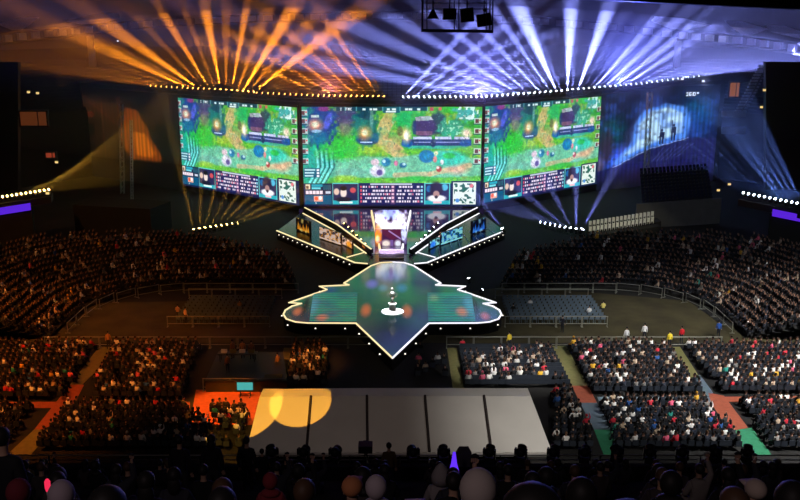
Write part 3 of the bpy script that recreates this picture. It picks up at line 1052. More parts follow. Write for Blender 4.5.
# wide washes on the truss that fill the haze above
def spot(name, p, target, W, col, size, blend=.5, r=.3):
    l = bpy.data.lights.new(name, 'SPOT'); l.energy = W; l.color = col; l.spot_size = R(size); l.spot_blend = blend; l.shadow_soft_size = r
    o = bpy.data.objects.new(name, l); COL.objects.link(o); o.location = p
    o.rotation_euler = (Vector(target) - Vector(p)).to_track_quat('-Z', 'Y').to_euler()
    return o


for px, tx, W, col, sz in ((620, 690, 1.6e5, (.14, .17, 1), 60), (480, 480, 1.0e5, (.2, .17, 1), 60), (330, 330, 3e4, (.8, .2, .25), 60)):
    spot('wash_light', at(px, truss_z(px) - 2, truss_Y(px)), at(tx, -160, truss_Y(px) - 60), W, col, sz, 1)

# haze over the stage end
b = MB(); b.box((0, 169, 40), (240, 118, 80))
hm = bpy.data.materials.new('stage_haze'); hm.use_nodes = True
nt = hm.node_tree; nt.nodes.clear()
o_ = nt.nodes.new('ShaderNodeOutputMaterial'); v_ = nt.nodes.new('ShaderNodeVolumeScatter')
v_.inputs['Density'].default_value = .0013; v_.inputs['Anisotropy'].default_value = .3
nt.links.new(v_.outputs[0], o_.inputs['Volume'])
hm2 = hm.copy(); hm2.name = 'fade_haze'
next(n for n in hm2.node_tree.nodes if n.type == 'VOLUME_SCATTER').inputs['Density'].default_value = .0042
hb = MB(); hb.ball((0, 0, 0), 1, (88, 26, 13.5), 40); hz2 = hb.build('fade_haze', hm2, None, (0, 152, 19)); tag(hz2, 'denser haze added above the screens to fade the beams', 'haze', None, 'stuff')  # added cloud that brightens the beams near their lamps
hz = b.build('stage_haze', hm); tag(hz, 'thin haze hanging over the stage and screens', 'haze', None, 'stuff')

# ================================================================== THE STAGE
def glossy(name, base, rough, emit=None, es=0, var_scale=.5):
    m = mat(name, base, rough, 0, 0, spec=.9)
    nt = m.node_tree
    bs = nt.nodes['Principled BSDF']
    bs.inputs['IOR'].default_value = 1.8
    if emit:
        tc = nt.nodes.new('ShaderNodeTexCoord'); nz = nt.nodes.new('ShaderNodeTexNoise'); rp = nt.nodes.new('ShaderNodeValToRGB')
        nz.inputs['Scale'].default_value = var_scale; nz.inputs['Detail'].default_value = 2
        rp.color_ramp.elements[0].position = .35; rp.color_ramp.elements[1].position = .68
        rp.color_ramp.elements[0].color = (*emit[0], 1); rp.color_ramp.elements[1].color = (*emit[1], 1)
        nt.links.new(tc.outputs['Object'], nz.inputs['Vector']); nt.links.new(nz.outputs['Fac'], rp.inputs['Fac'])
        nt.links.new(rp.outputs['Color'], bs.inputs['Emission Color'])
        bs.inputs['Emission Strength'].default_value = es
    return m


M['backfloor'] = glossy('polished_back_floor', (.02, .02, .028), .06, ((.05, .008, .06), (.02, .02, .10)), .35, .15)  # faint violet glow put into the polished floor's emission
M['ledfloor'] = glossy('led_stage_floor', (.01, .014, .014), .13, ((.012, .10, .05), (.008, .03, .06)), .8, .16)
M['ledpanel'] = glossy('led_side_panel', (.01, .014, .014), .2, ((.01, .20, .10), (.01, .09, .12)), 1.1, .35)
M['wingfloor'] = glossy('wing_floor', (.012, .012, .015), .25)
M['wingfloor'].node_tree.nodes['Principled BSDF'].inputs['IOR'].default_value = 1.25

DZ = 1.2


def paint_reflections(m, spots):
    """Reflections and dark streaks painted into the LED floor emission: (px, py, half width, half length in metres, colour, dark?)."""
    nt = m.node_tree; bs = nt.nodes['Principled BSDF']
    src = bs.inputs['Emission Color'].links[0].from_socket
    geo = nt.nodes.new('ShaderNodeNewGeometry')
    for px, py, rx, ry, col, al in spots:
        c = gr(px, py, 1.2)
        sub = nt.nodes.new('ShaderNodeVectorMath'); sub.operation = 'SUBTRACT'; sub.inputs[1].default_value = c
        mul = nt.nodes.new('ShaderNodeVectorMath'); mul.operation = 'MULTIPLY'; mul.inputs[1].default_value = (1 / rx, 1 / ry, 0)
        ln = nt.nodes.new('ShaderNodeVectorMath'); ln.operation = 'LENGTH'
        mr = nt.nodes.new('ShaderNodeMapRange'); mr.interpolation_type = 'SMOOTHSTEP'
        for k, v in enumerate((.1, 1.0, al, 0.0)): mr.inputs[k + 1].default_value = v
        mx = nt.nodes.new('ShaderNodeMix'); mx.data_type = 'RGBA'; mx.inputs[7].default_value = (*col, 1)
        nt.links.new(geo.outputs['Position'], sub.inputs[0]); nt.links.new(sub.outputs[0], mul.inputs[0]); nt.links.new(mul.outputs[0], ln.inputs[0])
        nt.links.new(ln.outputs['Value'], mr.inputs[0]); nt.links.new(mr.outputs[0], mx.inputs[0]); nt.links.new(src, mx.inputs[6])
        src = mx.outputs[2]
    nt.links.new(src, bs.inputs['Emission Color'])


paint_reflections(M['ledfloor'], [(392, 335, 4, 7, (.006, .012, .03), .9), (355, 300, 3, 12, (.015, .10, .05), .6), (372, 284, 1.0, 2.6, (.16, .12, .55), .9), (383, 288, .8, 2.0, (.02, .16, .30), .9), (402, 288, .9, 2.4, (.02, .12, .38), .8),
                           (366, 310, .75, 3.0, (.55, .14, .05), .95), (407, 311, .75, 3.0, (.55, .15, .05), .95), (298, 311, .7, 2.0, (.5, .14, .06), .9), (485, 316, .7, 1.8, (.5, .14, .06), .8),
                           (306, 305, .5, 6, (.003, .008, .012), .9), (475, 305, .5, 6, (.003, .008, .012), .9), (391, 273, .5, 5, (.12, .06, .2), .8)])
paint_reflections(M['ledpanel'], [(322, 318, .9, 1.6, (.5, .12, .06), .8), (462, 312, .9, 2.2, (.5, .16, .06), .9), (312, 307, 1.0, 5, (.06, .25, .35), .7), (470, 305, 1.0, 5, (.06, .28, .35), .7), (434, 298, .8, 2, (.2, .3, .15), .6)])
HALF = [(0, 262.3), (12, 263), (21, 265.8), (48.5, 283.5), (43.5, 285.2), (73, 286.6), (65.5, 289.8), (103.5, 303), (91, 303.8), (100.5, 306.5), (107, 310.5), (109, 314.7), (106, 319.3), (97, 322.3), (85, 323.4), (36.5, 323.6), (0, 358.5)]
CX = 392.4
left = [gr(CX - a, y, DZ) for a, y in HALF]
right = [gr(CX + a, y, DZ) for a, y in HALF]
outline = left + right[-2:0:-1]
stage = empty('stage_platform', (-.8, 95, 0)); tag(stage, 'black arrow shaped stage with a glowing edge and mirror floor', 'stage')


def under(o, root):
    o.parent = root
    o.matrix_parent_inverse = Matrix.Translation(-root.location)
    return o


b = MB(); b.prism([p[:2] for p in outline], 0, DZ - .05); under(b.build('skirt', M['matte']), stage)
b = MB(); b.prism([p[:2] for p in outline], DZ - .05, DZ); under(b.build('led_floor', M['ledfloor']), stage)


def ribbon(pts, w, h, z, name, m):
    b = MB()
    for p, q in zip(pts, pts[1:]):
        d = (q - p); 
        if d.length < .05: continue
        e = d.normalized() * (w * .35)
        b.bar(Vector((p.x, p.y, z)) - e, Vector((q.x, q.y, z)) + e, w, h)
    return b.build(name, m)


under(ribbon(left, .14, .09, DZ, 'edge_strip', M['strip_warm']), stage)  # this half is coloured warm for the amber light on it
under(ribbon(right, .15, .09, DZ, 'edge_strip', M['strip_white']), stage)
for s in (-1, 1):
    q = [gr(CX + s * x, y, DZ) for x, y in ((35, 293), (36, 321), (83, 321), (79, 293))]
    if s < 0: q = q[::-1]
    b = MB(); b.prism([p[:2] for p in q], DZ, DZ + .04); under(b.build('led_panel', M['ledpanel']), stage)
    A, B, C, D = (gr(CX + s * x, y, DZ) for x, y in ((35, 293), (79, 293), (83, 321), (36, 321)))
    for k in range(11):
        t = (k + .5) / 11
        p, r_ = A.lerp(D, t), B.lerp(C, t)
        b = MB(); b.bar(p + Vector((0, 0, .04)), r_ + Vector((0, 0, .04)), .07, .02)
        under(b.build('floor_line', M['metal']), stage)

# pedestal and cup
tc_ = gr(392.4, 311.5, DZ + .05)
o = empty('trophy_pedestal', tc_); tag(o, 'round white pedestal under the silver cup, middle of stage', 'pedestal')
MB().lathe([(.62, 0), (.62, .12), (.34, .16), (.30, .75), (.42, .8), (.42, .9)], 20).build('column', M['whiteb'], o)
MB().lathe([(1.15, -.04), (1.15, .02)], 24).build('light_pool_disc', M['whiteb'], o)  # white disc stands in for the pool of light round the pedestal
o = empty('trophy', tc_ + Vector((0, 0, .9))); tag(o, 'tall silver cup standing on the white pedestal', 'trophy')
MB().lathe([(.30, 0), (.30, .08), (.1, .16), (.08, .4), (.2, .55), (.32, .85), (.34, 1.15), (.22, 1.2), (.1, 1.3), (.16, 1.42), (.14, 1.55), (.03, 1.65)], 20).build('cup', M['gold'], o, smooth=True)
for s in (-1, 1):
    b = MB()
    P = [Vector((s * (.3 + .2 * math.sin(t * PI / 8)), 0, .62 + .5 * t / 8)) for t in range(9)]
    for p, q in zip(P, P[1:]): b.tube(p, q, .03, 6)
    b.build('handle', M['gold'], o)

# small lamps round the stage
ns = [0]
b = MB(); b.lathe([(.07, 0), (.07, .08), (.04, .11)], 8); dot_me = b.mesh('footlight_glow', M['dot'])
b = MB(); b.box((0, 0, -.1), (.3, .2, .2)); dot_base = b.mesh('footlight_case', M['black'])


def footlight(p, label, group):
    o = empty('footlight', p); tag(o, label, 'footlight', group)
    link('case', dot_base, o); link('glow', dot_me, o, (0, 0, .0))


def along(pts, step, off=0.0):
    out, carry = [], step * .5
    for p, q in zip(pts, pts[1:]):
        L = (q - p).length; t = carry
        n = Vector((-(q - p).y, (q - p).x, 0)).normalized()
        while t < L:
            out.append(p.lerp(q, t / L) + n * off); t += step
        carry = t - L
    return out


cc = sum(outline, Vector()) / len(outline)
for s, P, nm in ((-1, left, 'amber'), (1, right, 'white')):
    i = 0
    for p in along(P, 2.9, .3 * s):
        d = Vector((p.x, p.y, .75)); i += 1
        footlight(d, f'small footlight, {nth(i)} from the rear along the {nm} lit stage edge', 'footlights round the stage')

# ------------------------------------------------------------------ back floor, wings, bridge
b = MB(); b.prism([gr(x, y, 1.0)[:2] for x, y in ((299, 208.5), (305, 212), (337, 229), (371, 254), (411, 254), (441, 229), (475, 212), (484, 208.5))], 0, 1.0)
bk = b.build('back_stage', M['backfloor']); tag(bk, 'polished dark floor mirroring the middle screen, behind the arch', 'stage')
WZ = 1.25
for s, nm in ((-1, 'amber'), (1, 'blue')):
    f = lambda x, y, z=WZ: gr(391 + s * (391 - x), y, z)
    root = empty('wing_stage', f(330, 245, 0)); tag(root, f'long pointed wing stage on the {nm} lit side', 'stage', 'pair of wing stages')
    pts = [f(277, 231), f(355, 263), f(367, 264), f(372, 253.5), f(336, 227.5), f(304.5, 210.5)]
    if s > 0: pts = pts[::-1]
    b = MB(); b.prism([p[:2] for p in pts], 0, WZ); under(b.build('wing_deck', M['wingfloor']), root)
    m = M['strip_warm'] if s < 0 else M['strip_white']
    under(ribbon([f(277, 231), f(355, 263), f(367, 264)], .2, .1, WZ, 'front_strip', m), root)
    under(ribbon([f(305, 211), f(337, 228), f(371, 253)], .18, .1, WZ + .5, 'rear_strip', m), root)
    under(ribbon([f(303, 213.5), f(335, 231), f(366, 253.5)], .16, .08, WZ, 'rear_strip', m), root)
    under(ribbon([f(305, 211), f(337, 228), f(371, 253)], .5, .5, WZ, 'rear_kerb', M['matte']), root)
    under(ribbon([f(347, 257.5), f(365, 252.5)], .14, .08, WZ, 'cross_strip', m), root)
    if s > 0:
        for k in range(7):
            t = .12 + .12 * k
            F_ = f(277, 231).lerp(f(355, 263), t); R_ = f(303, 213.5).lerp(f(335, 231), min(1, t * .9 + .25)) if t < .75 else f(335, 231).lerp(f(366, 253.5), (t - .6) * 1.6)
            under(ribbon([F_, F_.lerp(R_, .55)], .09, .04, WZ, 'cross_strip', M['paleline']), root)
    P = along([f(277, 231), f(355, 263)], 1.35, 0)
    for i, p in enumerate(P):
        footlight(p + Vector((0, -.35, -.4)), f'small footlight, {nth(i + 1)} from the tip below the {nm} wing edge', f'footlights of the {nm} wing')
    # graphic boards standing on the wing
    for j, (x0, y0, x1, y1, yt0, yt1) in enumerate(((297, 229.5, 311, 234.5, 217, 222), (320.5, 238, 342, 245, 226.5, 234.5), (343.5, 244, 353, 248.5, 237, 243))):
        A, B = f(x0, y0, WZ + .1), f(x1, y1, WZ + .1)
        T = at(391 + s * (391 - x0), yt0, A.y)
        h = max(.7, T.z - A.z)
        cv = Canvas(0, 0, 22, 10, 3, (20, 12, 10) if s < 0 else (8, 14, 36))
        nn = cv.noise(2.2, 40 + j); n4 = cv.noise(1.1, 44 + j)
        hot = (240, 150, 30) if s < 0 else (40, 120, 245)
        pale = (235, 205, 190) if s < 0 else (150, 235, 235)
        if j == 0:
            for k in range(7):
                cv.poly([(2 + k * 2.6, 9), (3.6 + k * 2.6, 2 + (k * 37 % 5)), (5.4 + k * 2.6, 9)], hot, .9, .6)
            cv.mix((nn - .5) * 3, (255, 225, 120) if s < 0 else (150, 220, 255), .7)
        elif j == 1:
            cv.rect(.6, .6, 21.4, 9.4, (70, 60, 66) if s < 0 else (16, 70, 84))
            cv.mix((nn > .5).astype(float), pale, .9); cv.mix((n4 > .62).astype(float), hot, .6)
            cv.rect(0, 8.6, 22, 9.6, pale)
        else:
            cv.mix((nn - .2) * 2, pale, .9); cv.ell(15, 6, 6, 4, hot, .9, .8)
        dd = (B - A).normalized(); nn_ = Vector((-dd.y, dd.x, 0)); nn_ = nn_ if nn_.y < 0 else -nn_
        me = cv.panel(lambda u, v: tuple(A.lerp(B, u) + nn_ * .14 + Vector((0, 0, h * (1 - v)))))
        me.materials.append(attr_emat('board_pixels', [.8, .8, 1.1][j]))
        o = empty('led_board', A); tag(o, ['flame patterned', 'pale lettering patterned', 'small bright'][j] + f' LED board standing on the {nm} wing stage', 'led board', 'LED boards on the wing stages')
        under(link('board_picture', me), o)
        bb = MB(); bb.bar(A + Vector((0, 0, -.1)), B + Vector((0, 0, -.1)), .2, h + .15); under(bb.build('board_case', M['black']), o)

# bridge with steps between back stage and main stage
br = empty('stage_bridge', gr(391, 258, 0)); tag(br, 'dark stepped bridge between the arch and main stage', 'steps')
b = MB(); b.prism([gr(x, y, 1.1)[:2] for x, y in ((366, 264.5), (373, 254.5), (409, 254.5), (416, 264.5))][::-1], 0, 1.1); under(b.build('bridge_deck', M['wingfloor']), br)
for k in range(4):
    y = 262 - k * 3.0
    b = MB(); b.bar(gr(379, y, 1.12), gr(404, y, 1.12), .5, .12 + .1 * k); under(b.build('step', M['whiteb']), br)

# ------------------------------------------------------------------ the arch
AY = gr(391, 247, 1.0).y
cv = Canvas(373, 209, 409, 248, 3, (30, 14, 44))
n1, n2 = cv.noise(4, 51), cv.noise(1.8, 52)
cv.ell(381, 222, 7, 9, (255, 252, 255), 1, .9, wob=1.0); cv.ell(400, 219, 7, 8, (250, 250, 255), 1, .9, wob=1.0)  # white clouds painted for strobe light in fog
cv.ell(391, 226, 15, 4, (255, 250, 255), 1, .8, wob=.6); cv.ell(391, 214, 10, 5, (150, 170, 240), .8, 1, wob=1)
cv.ell(404, 232, 3, 10, (215, 225, 255), 1, .8, wob=.5)
cv.ell(378, 236, 4, 10, (255, 140, 40), .95, .9); cv.ell(377.5, 239, 2, 3.5, (255, 225, 150), 1, .8)  # orange light on the left pillar painted into the picture
cv.mix((n2 - .55) * 2.5, (120, 90, 200), .5)
V = lambda x, y, dy=0: at(x, y, AY + dy)
arch = empty('stage_arch', V(391, 247)); tag(arch, 'bright white glowing arch at the head of the stage', 'arch')


def sub(c, x0, y0, x1, y1, name, dy, strength):
    i0, i1 = int((x0 - c.x0) * c.k), int((x1 - c.x0) * c.k); j0, j1 = int((y0 - c.y0) * c.k), int((y1 - c.y0) * c.k)
    d = Canvas(x0, y0, x1, y1, c.k, (0, 0, 0)); d.a = c.a[j0:j0 + d.h, i0:i0 + d.w]
    me = d.panel(lambda u, v: tuple(V(x0 + (x1 - x0) * u, y0 + (y1 - y0) * v, dy)))
    me.materials.append(attr_emat('arch_pixels', strength))
    o = under(link(name, me), arch)
    a, b2 = V(x0, y1, dy + .25), V(x1, y0, dy + .25)
    bb = MB(); bb.box((a + b2) / 2, (abs(b2.x - a.x), .35, abs(b2.z - a.z))); bo = under(bb.build('arch_case', M['black']), arch)


sub(cv, 375, 210, 407, 229, 'arch_header', 0, 2.2)
sub(cv, 375, 229, 382, 247, 'arch_pillar', 0, 1.5)
sub(cv, 401, 229, 407, 247, 'arch_pillar', 0, 1.2)
cv2 = Canvas(382, 228, 401, 247, 3, (70, 26, 74))
cv2.poly([(382, 228), (401, 228), (401, 236), (392, 240), (382, 234)], (96, 30, 66), .9, 1); cv2.line([(389, 231), (401, 239)], 1.4, (190, 160, 235), .8)
cv2.ell(386, 243.5, 4.6, 3.4, (250, 235, 225), 1, .8); cv2.ell(398, 243.5, 3.4, 3.4, (235, 240, 255), 1, .8); cv2.rect(390.5, 240, 393.5, 247, (120, 90, 160))
sub(cv2, 382, 228, 401, 247, 'arch_recess', .7, 1.0)
for s, m, nm in ((-1, 'strip_warm', 'amber'), (1, 'strip_white', 'white')):
    o = ribbon([gr(391 + s * 19.5, 213, 1.05), gr(391 + s * 10.6, 253, 1.05)], .22, .5, 1.0, 'light_rail', M[m])
    tag(o, f'{nm} glowing rail running forward beside the arch', 'light strip', 'glowing rails beside the arch')
    lc = 0
    for j in range(6):
        t = j / 5
        p = gr(391 + s * (26 + 20 * t), 251 - 22 * t, 1.0) + Vector((0, .8, .6))
        lc += 1
        beam_lamp(p, deg(90 + s * (8 + 9 * j) * -1, -.1), 'lens_yellow' if s < 0 else 'lens_white', 2e5, (1, .3, .06) if s < 0 else (.4, .36, 1), 7, f'stage beam light, {nth(lc)} from the bridge behind the {nm} wing', f'small beam lights behind the {nm} wing', .8)
beam_lamp(gr(503.5, 233, 1.3) + Vector((0, 0, .4)), deg(128, -.1), 'lens_white', 6e5, WHT, 8, 'very bright lamp at the outer tip of the blue wing', 'single stage lamps', 1.3)
beam_lamp(gr(469, 284, .3) + Vector((0, 0, .5)), deg(104, -.1), 'lens_white', 1.5e5, WHT, 2.5, 'thin beam lamp behind the white lit shoulder of the stage', 'single stage lamps', .9)
beam_lamp(gr(481, 295, .3) + Vector((0, 0, .5)), deg(40, .1), 'lens_white', 3e5, WHT, 2.5, 'thin beam lamp beside the white lit wing tip of the stage', 'single stage lamps', .9)

# ================================================================== FLOOD LAMPS IN THE BOWL
b = MB(); b.box((0, 0, 0), (.7, .4, .5)); fl_case = b.mesh('flood_case', M['black'])
b = MB(); b.box((0, -.24, 0), (.56, .08, .38)); fl_w = b.mesh('flood_glass', emat('flood_white', (.9, .9, 1), 1.4)); fl_y = b = MB().box((0, -.24, 0), (.56, .08, .38)).mesh('flood_glass', emat('flood_yellow', (1, .7, .25), 1.0))
for x, y, Y, w, lab in ((682, 79, 160, 1, 'small white flood lamp above the two figures of the blue curtain'), (703, 81, 163, 1, 'small white flood lamp at the outer top of the blue curtain'),
                        (718, 190, 138, 0, 'yellow flood lamp low beside the blue seats'), (729, 184, 139, 0, 'yellow flood lamp high beside the blue seats'),
                        (764, 90, 139, 0, 'yellow lamp high on the dark tower wall'), (761, 107, 139, 0, 'yellow lamp low on the dark tower wall'),
                        (29, 92, 139, 0, 'yellowish flood lamp at the dark left bowl wall'), (38, 93, 139, 0, 'dim flood lamp beside the yellowish one'), (48, 193, 117, 0, 'bright yellow lamp at the end of the side ledge'),
                        (118, 41, 150, 1, 'tiny white lamp beside the amber roof mast'), (57, 162, 135, 0, 'small upright yellow lamp below the orange lit box')):
    o = empty('flood_lamp', at(x, y, Y)); tag(o, lab, 'flood lamp', 'flood lamps around the bowl')
    link('case', fl_case, o); link('glass', fl_w if w else fl_y, o)
    o.scale = (.8, .8, .8)
    if x == 118: o.scale = (.5, .5, .5)
for x0, y0, x1, y1, col, lab in ((21, 111, 47, 126, (.16, .04, .012), 'dim orange lit hospitality box on the left bowl wall'), (46, 152, 56, 158, (.5, .07, .03), 'small red lit sign board left of the amber curtain'),
                                 (728, 82, 740, 97, (.5, .16, .04), 'orange lit doorway up in the seats near the stair')):
    A, B = at(x0, y1, 139 if x0 < 100 else 159), at(x1, y0, 139 if x0 < 100 else 159)
    o = empty('lit_box', (A + B) / 2); tag(o, lab, 'lit opening')
    w, h = B.x - A.x, B.z - A.z
    MB().box((0, 0, 0), (w, .3, h)).build('glowing_face', emat('box_glow', col, .5), o)
    f = MB(); f.box((0, -.1, h / 2), (w + .3, .5, .2)).box((0, -.1, -h / 2), (w + .3, .5, .2)).box((-w / 2, -.1, 0), (.2, .5, h)).box((w / 2, -.1, 0), (.2, .5, h)).box((w * .16, -.1, 0), (.1, .4, h))
    f.build('box_frame', M['metal'], o)

# row of pale chairs on the ledge in front of the blue curtain
b = MB(); b.box((0, 0, .42), (.5, .48, .06)).box((0, -.22, .8), (.5, .07, .75)).box((-.2, 0, .2), (.05, .4, .4)).box((.2, 0, .2), (.05, .4, .4))
wc = b.mesh('high_backed_chair', M['whiteb'])
for r_ in range(2):
    for i in range(17):
        t = i / 16
        p = at(590 + 62 * t, (227 if r_ == 0 else 233) - 9.5 * t, 122 if r_ else 125)
        o = link('high_backed_chair', wc, None, p, (0, 0, R(-8))); o.scale = (.75, .75, .8)
        tag(o, f'pale high-backed chair, {nth(i + 1)} from the stage in the {["rear", "front"][r_]} row', 'chair', 'pale chairs behind the grandstand')
for r_ in range(2):
    A, B = at(586, (227 if r_ == 0 else 233), 122 if r_ else 125), at(656, (217 if r_ == 0 else 223), 122 if r_ else 125)
    b = MB(); b.slab(Vector((A.x, A.y - .5, 0)), Vector((B.x, B.y - .5, 0)), B + Vector((0, -.5, 0)), A + Vector((0, -.5, 0)), -1.6 if r_ else -2.2)
    struct(b.build('floor_chair_ledge', M['darkcon']))
spot('chair_light', at(620, 180, 112), at(620, 228, 123), 2.6e3, (1, .92, .6), 50)

# ================================================================== HANGING RIG
RY = 40.0
rig = empty('hanging_rig', at(457, 33, RY)); tag(rig, 'square black hanging frame high over the stage', 'rig')
O = rig.location.copy()


def rp_(x, y, dy=0):
    return at(x, y, RY) - O + Vector((0, dy, 0))


b = MB()
for dy in (0, 1.2):
    b.bar(rp_(421.5, 32, dy), rp_(493, 33, dy), .07, .12)
    for x in (422.5, 492.5):
        b.tube(rp_(x, 32, dy), rp_(x + (1 if x < 450 else .8), -40, dy), .035, 5)
for x in (422, 492.5): b.bar(rp_(x, 32, 0), rp_(x, 32, 1.2), .06, .08)
b.build('frame', M['black'], rig)
b = MB()
for x in (427, 454.5, 459, 486.5): b.tube(rp_(x, 31, .1), rp_(x, -30, .1), .025, 5)
for y in (3, 9): b.tube(rp_(422, y, .1), rp_(493, y, .1), .02, 5)
b.build('inner_rods', M['metal'], rig)
specs = [('cone', 433, 14, 'black cone shaped lamp, first in the hanging frame'), ('box', 449.5, 14, 'squarish black lamp beside the cone lamp in the hanging frame'), ('box', 467, 15, 'tilted black lamp, third in the hanging frame'), ('box', 484, 20, 'lowest black lamp, tilted, at the frame end')]
for k, (kind, x, y, lab) in enumerate(specs):
    p = at(x, y, RY + .5)
    o = empty('hanging_lamp', p); tag(o, lab, 'lamp', 'lamps in the hanging frame')
    if kind == 'cone':
        MB().lathe([(.27, -.2), (.25, -.17), (.03, .22)], 4 * 3).build('lamp_shade', M['matte'], o)
    else:
        w = .56 if k < 3 else .62
        MB().box((0, 0, 0), (w, .4, w * (.85 if k == 1 else 1.05 if k == 2 else .85)), rot=Matrix.Rotation(R([0, 0, -5, -9][k]), 3, 'Y')).build('lamp_housing', M['matte'], o)
        MB().box((0, .22, 0), (w * .8, .05, w * .7)).build('lamp_glass', M['metal'], o)
    b = MB(); b.tube((0, 0, .2), (.0, 0, 1.9), .03, 5)
    if k == 3: b.ball((.02, 0, .42), .09)
    b.build('hanger', M['metal'], o)

# ================================================================== TENT
tent = empty('marquee', (0, 55, 0)); tag(tent, 'long white fabric marquee with five roof panels', 'tent')
ET = [(246, 453.5), (306.5, 453.5), (367.5, 453.5), (429.5, 453.5), (491.5, 453.5), (552, 453.5)]
RT = [(259.5, 397), (311, 396.5), (367, 396), (425, 396), (484, 396), (531, 396.5)]
eave = [at(x, y, 53) for x, y in ET]; ridge = [at(x, y, 57) for x, y in RT]
for p in eave: p.z = 3.0
zr = sum(p.z for p in ridge) / 6
back = [p + Vector((0, 1.6, -.1)) for p in ridge]
for i in range(5):
    b = MB(); b.slab(eave[i], eave[i + 1], ridge[i + 1], ridge[i], .08)
    under(b.build('roof_panel', M['white']), tent)
    b = MB(); b.slab(ridge[i], ridge[i + 1], back[i + 1], back[i], .08); under(b.build('ridge_cap', M['white']), tent)
for i in range(1, 5):
    b = MB(); b.tube(eave[i] + Vector((0, -.03, .06)), ridge[i] + Vector((0, -.03, .06)), .09, 6); under(b.build('roof_seam', M['seam']), tent)
for i in (0, 5):
    b = MB(); g0 = Vector((eave[i].x, 53, 0)); g1 = Vector((ridge[i].x, 58.6, 0))
    b.poly([g0, g1, back[i], ridge[i], eave[i]]); 
    r0 = bmesh.ops.solidify(b.bm, geom=b.bm.faces[:], thickness=.06); under(b.build('end_wall', M['white']), tent)
b = MB(); b.slab(Vector((back[0].x, back[0].y, 0)), Vector((back[5].x, back[5].y, 0)), back[5], back[0], .06); under(b.build('rear_wall', M['white']), tent)
for i in range(6):
    b = MB(); b.tube(Vector((eave[i].x, 53.1, 0)), eave[i] + Vector((0, .1, 0)), .07, 6); under(b.build('post', M['alu']), tent)
b = MB(); b.bar(eave[0] + Vector((0, -.05, -.25)), eave[5] + Vector((0, -.05, -.25)), .06, .25); under(b.build('valance', M['white']), tent)

# ================================================================== CONTROL PLATFORM AT LEFT
c4 = [gr(x, y, 1.0) for x, y in ((205, 381), (287, 381), (283, 352), (218, 352))]
pl = empty('control_platform', (c4[0] + c4[1]) / 2 * Vector((1, 1, 0)).x if False else Vector(((c4[0].x + c4[1].x) / 2, c4[0].y, 0)))
tag(pl, 'dark flat platform beside the amber floor seats', 'platform')
b = MB(); b.prism([p[:2] for p in c4], .85, 1.0); under(b.build('deck', M['black']), pl)
b = MB(); b.prism([p[:2] for p in c4], 0, .85); under(b.build('platform_skirt', M['tarp']), pl)
o = empty('side_cabinet', gr(273, 390, 0)); tag(o, 'olive cabinet at the platform corner by the tent', 'cabinet')
MB().box((0, .4, .55), (1.5, .8, 1.1)).build('body', M['olive'], o); MB().box((0, -.02, .55), (1.2, .05, .8)).build('door', M['tarp'], o)
o = empty('monitor', gr(245.5, 396.5, 0.03)); o.scale = (.74, .74, .74); tag(o, 'teal glowing monitor on a stand before the dark platform', 'monitor')
MB().box((0, 0, 1.25), (1.9, .12, 1.05)).build('bezel', M['black'], o)
MB().box((0, -.07, 1.25), (1.75, .03, .9)).build('picture', M['monitor'], o)
b = MB()
for x in (-.55, .55): b.tube((x, .05, .75), (x, .05, .05), .05, 6).tube((x, -.45, .05), (x, .5, .05), .05, 6)
b.tube((-.55, .05, .35), (.55, .05, .35), .04, 6); b.build('stand', M['black'], o)
b = MB(); tb = empty('mixing_desk', gr(238, 361, 1.0)); tag(tb, 'dark desk with equipment on the platform', 'desk')
MB().box((0, 0, .74), (3.4, .8, .08)).build('desk_top', M['metal'], tb)
for x in (-1.5, 1.5):
    for y in (-.3, .3): MB().box((x, y, .37), (.07, .07, .7)).build('leg', M['metal'], tb)
for i in range(4): 
    MB().box((-1.2 + .8 * i, .1, .9), (.5, .3, .24)).build('equipment', M['olive'] if i % 2 else M['whiteb'], tb)

# ================================================================== BARRIERS
pr = {}
b = MB(); b.tube((-1.25, 0, 1.1), (1.25, 0, 1.1), .045, 6); pr['top_rail'] = b.mesh('top_rail', M['rail'])
b = MB(); b.tube((-1.25, 0, .35), (1.25, 0, .35), .035, 6); pr['lower_rail'] = b.mesh('lower_rail', M['rail'])
b = MB(); b.tube((0, 0, 0), (0, 0, 1.12), .04, 6).box((0, 0, .03), (.1, .5, .05)); pr['post'] = b.mesh('post', M['rail'])


def barrier(line, label, group, step=2.6):
    pts = along(line, step)
    for i, p in enumerate(pts):
        q = pts[i + 1] if i + 1 < len(pts) else p * 2 - pts[i - 1]
        a = math.atan2(q.y - p.y, q.x - p.x)
        o = empty('crowd_barrier', p, (0, 0, a)); tag(o, label.format(nth(i + 1)), 'barrier', group)
        o.scale = ((q - p).length / 2.5, 1, 1)
        link('top_rail', pr['top_rail'], o); link('lower_rail', pr['lower_rail'], o)
        link('post', pr['post'], o, (-1.2, 0, 0)); link('post', pr['post'], o, (1.2, 0, 0))


barrier([gr(45, 348), gr(378, 348)], 'grey barrier panel, {} from frame edge, behind the amber floor seats', 'barriers behind the amber floor seats')
barrier([gr(446, 348), gr(726, 348)], 'grey barrier panel, {} from stage, behind the white lit floor seats', 'barriers behind the white lit floor seats')
for s, nm in ((-1, 'amber'), (1, 'white')):
    L = bowl_curve(-1.2, s, 3.0)
    barrier(L, 'barrier panel, {} from the stage, around the ' + nm + ' side grandstand', 'barriers around the ' + nm + ' side grandstand', 2.6)
barrier([gr(203, 391), gr(286, 391)], 'low barrier panel, {} from frame edge, before the dark platform', 'barriers before the dark platform', 2.3)

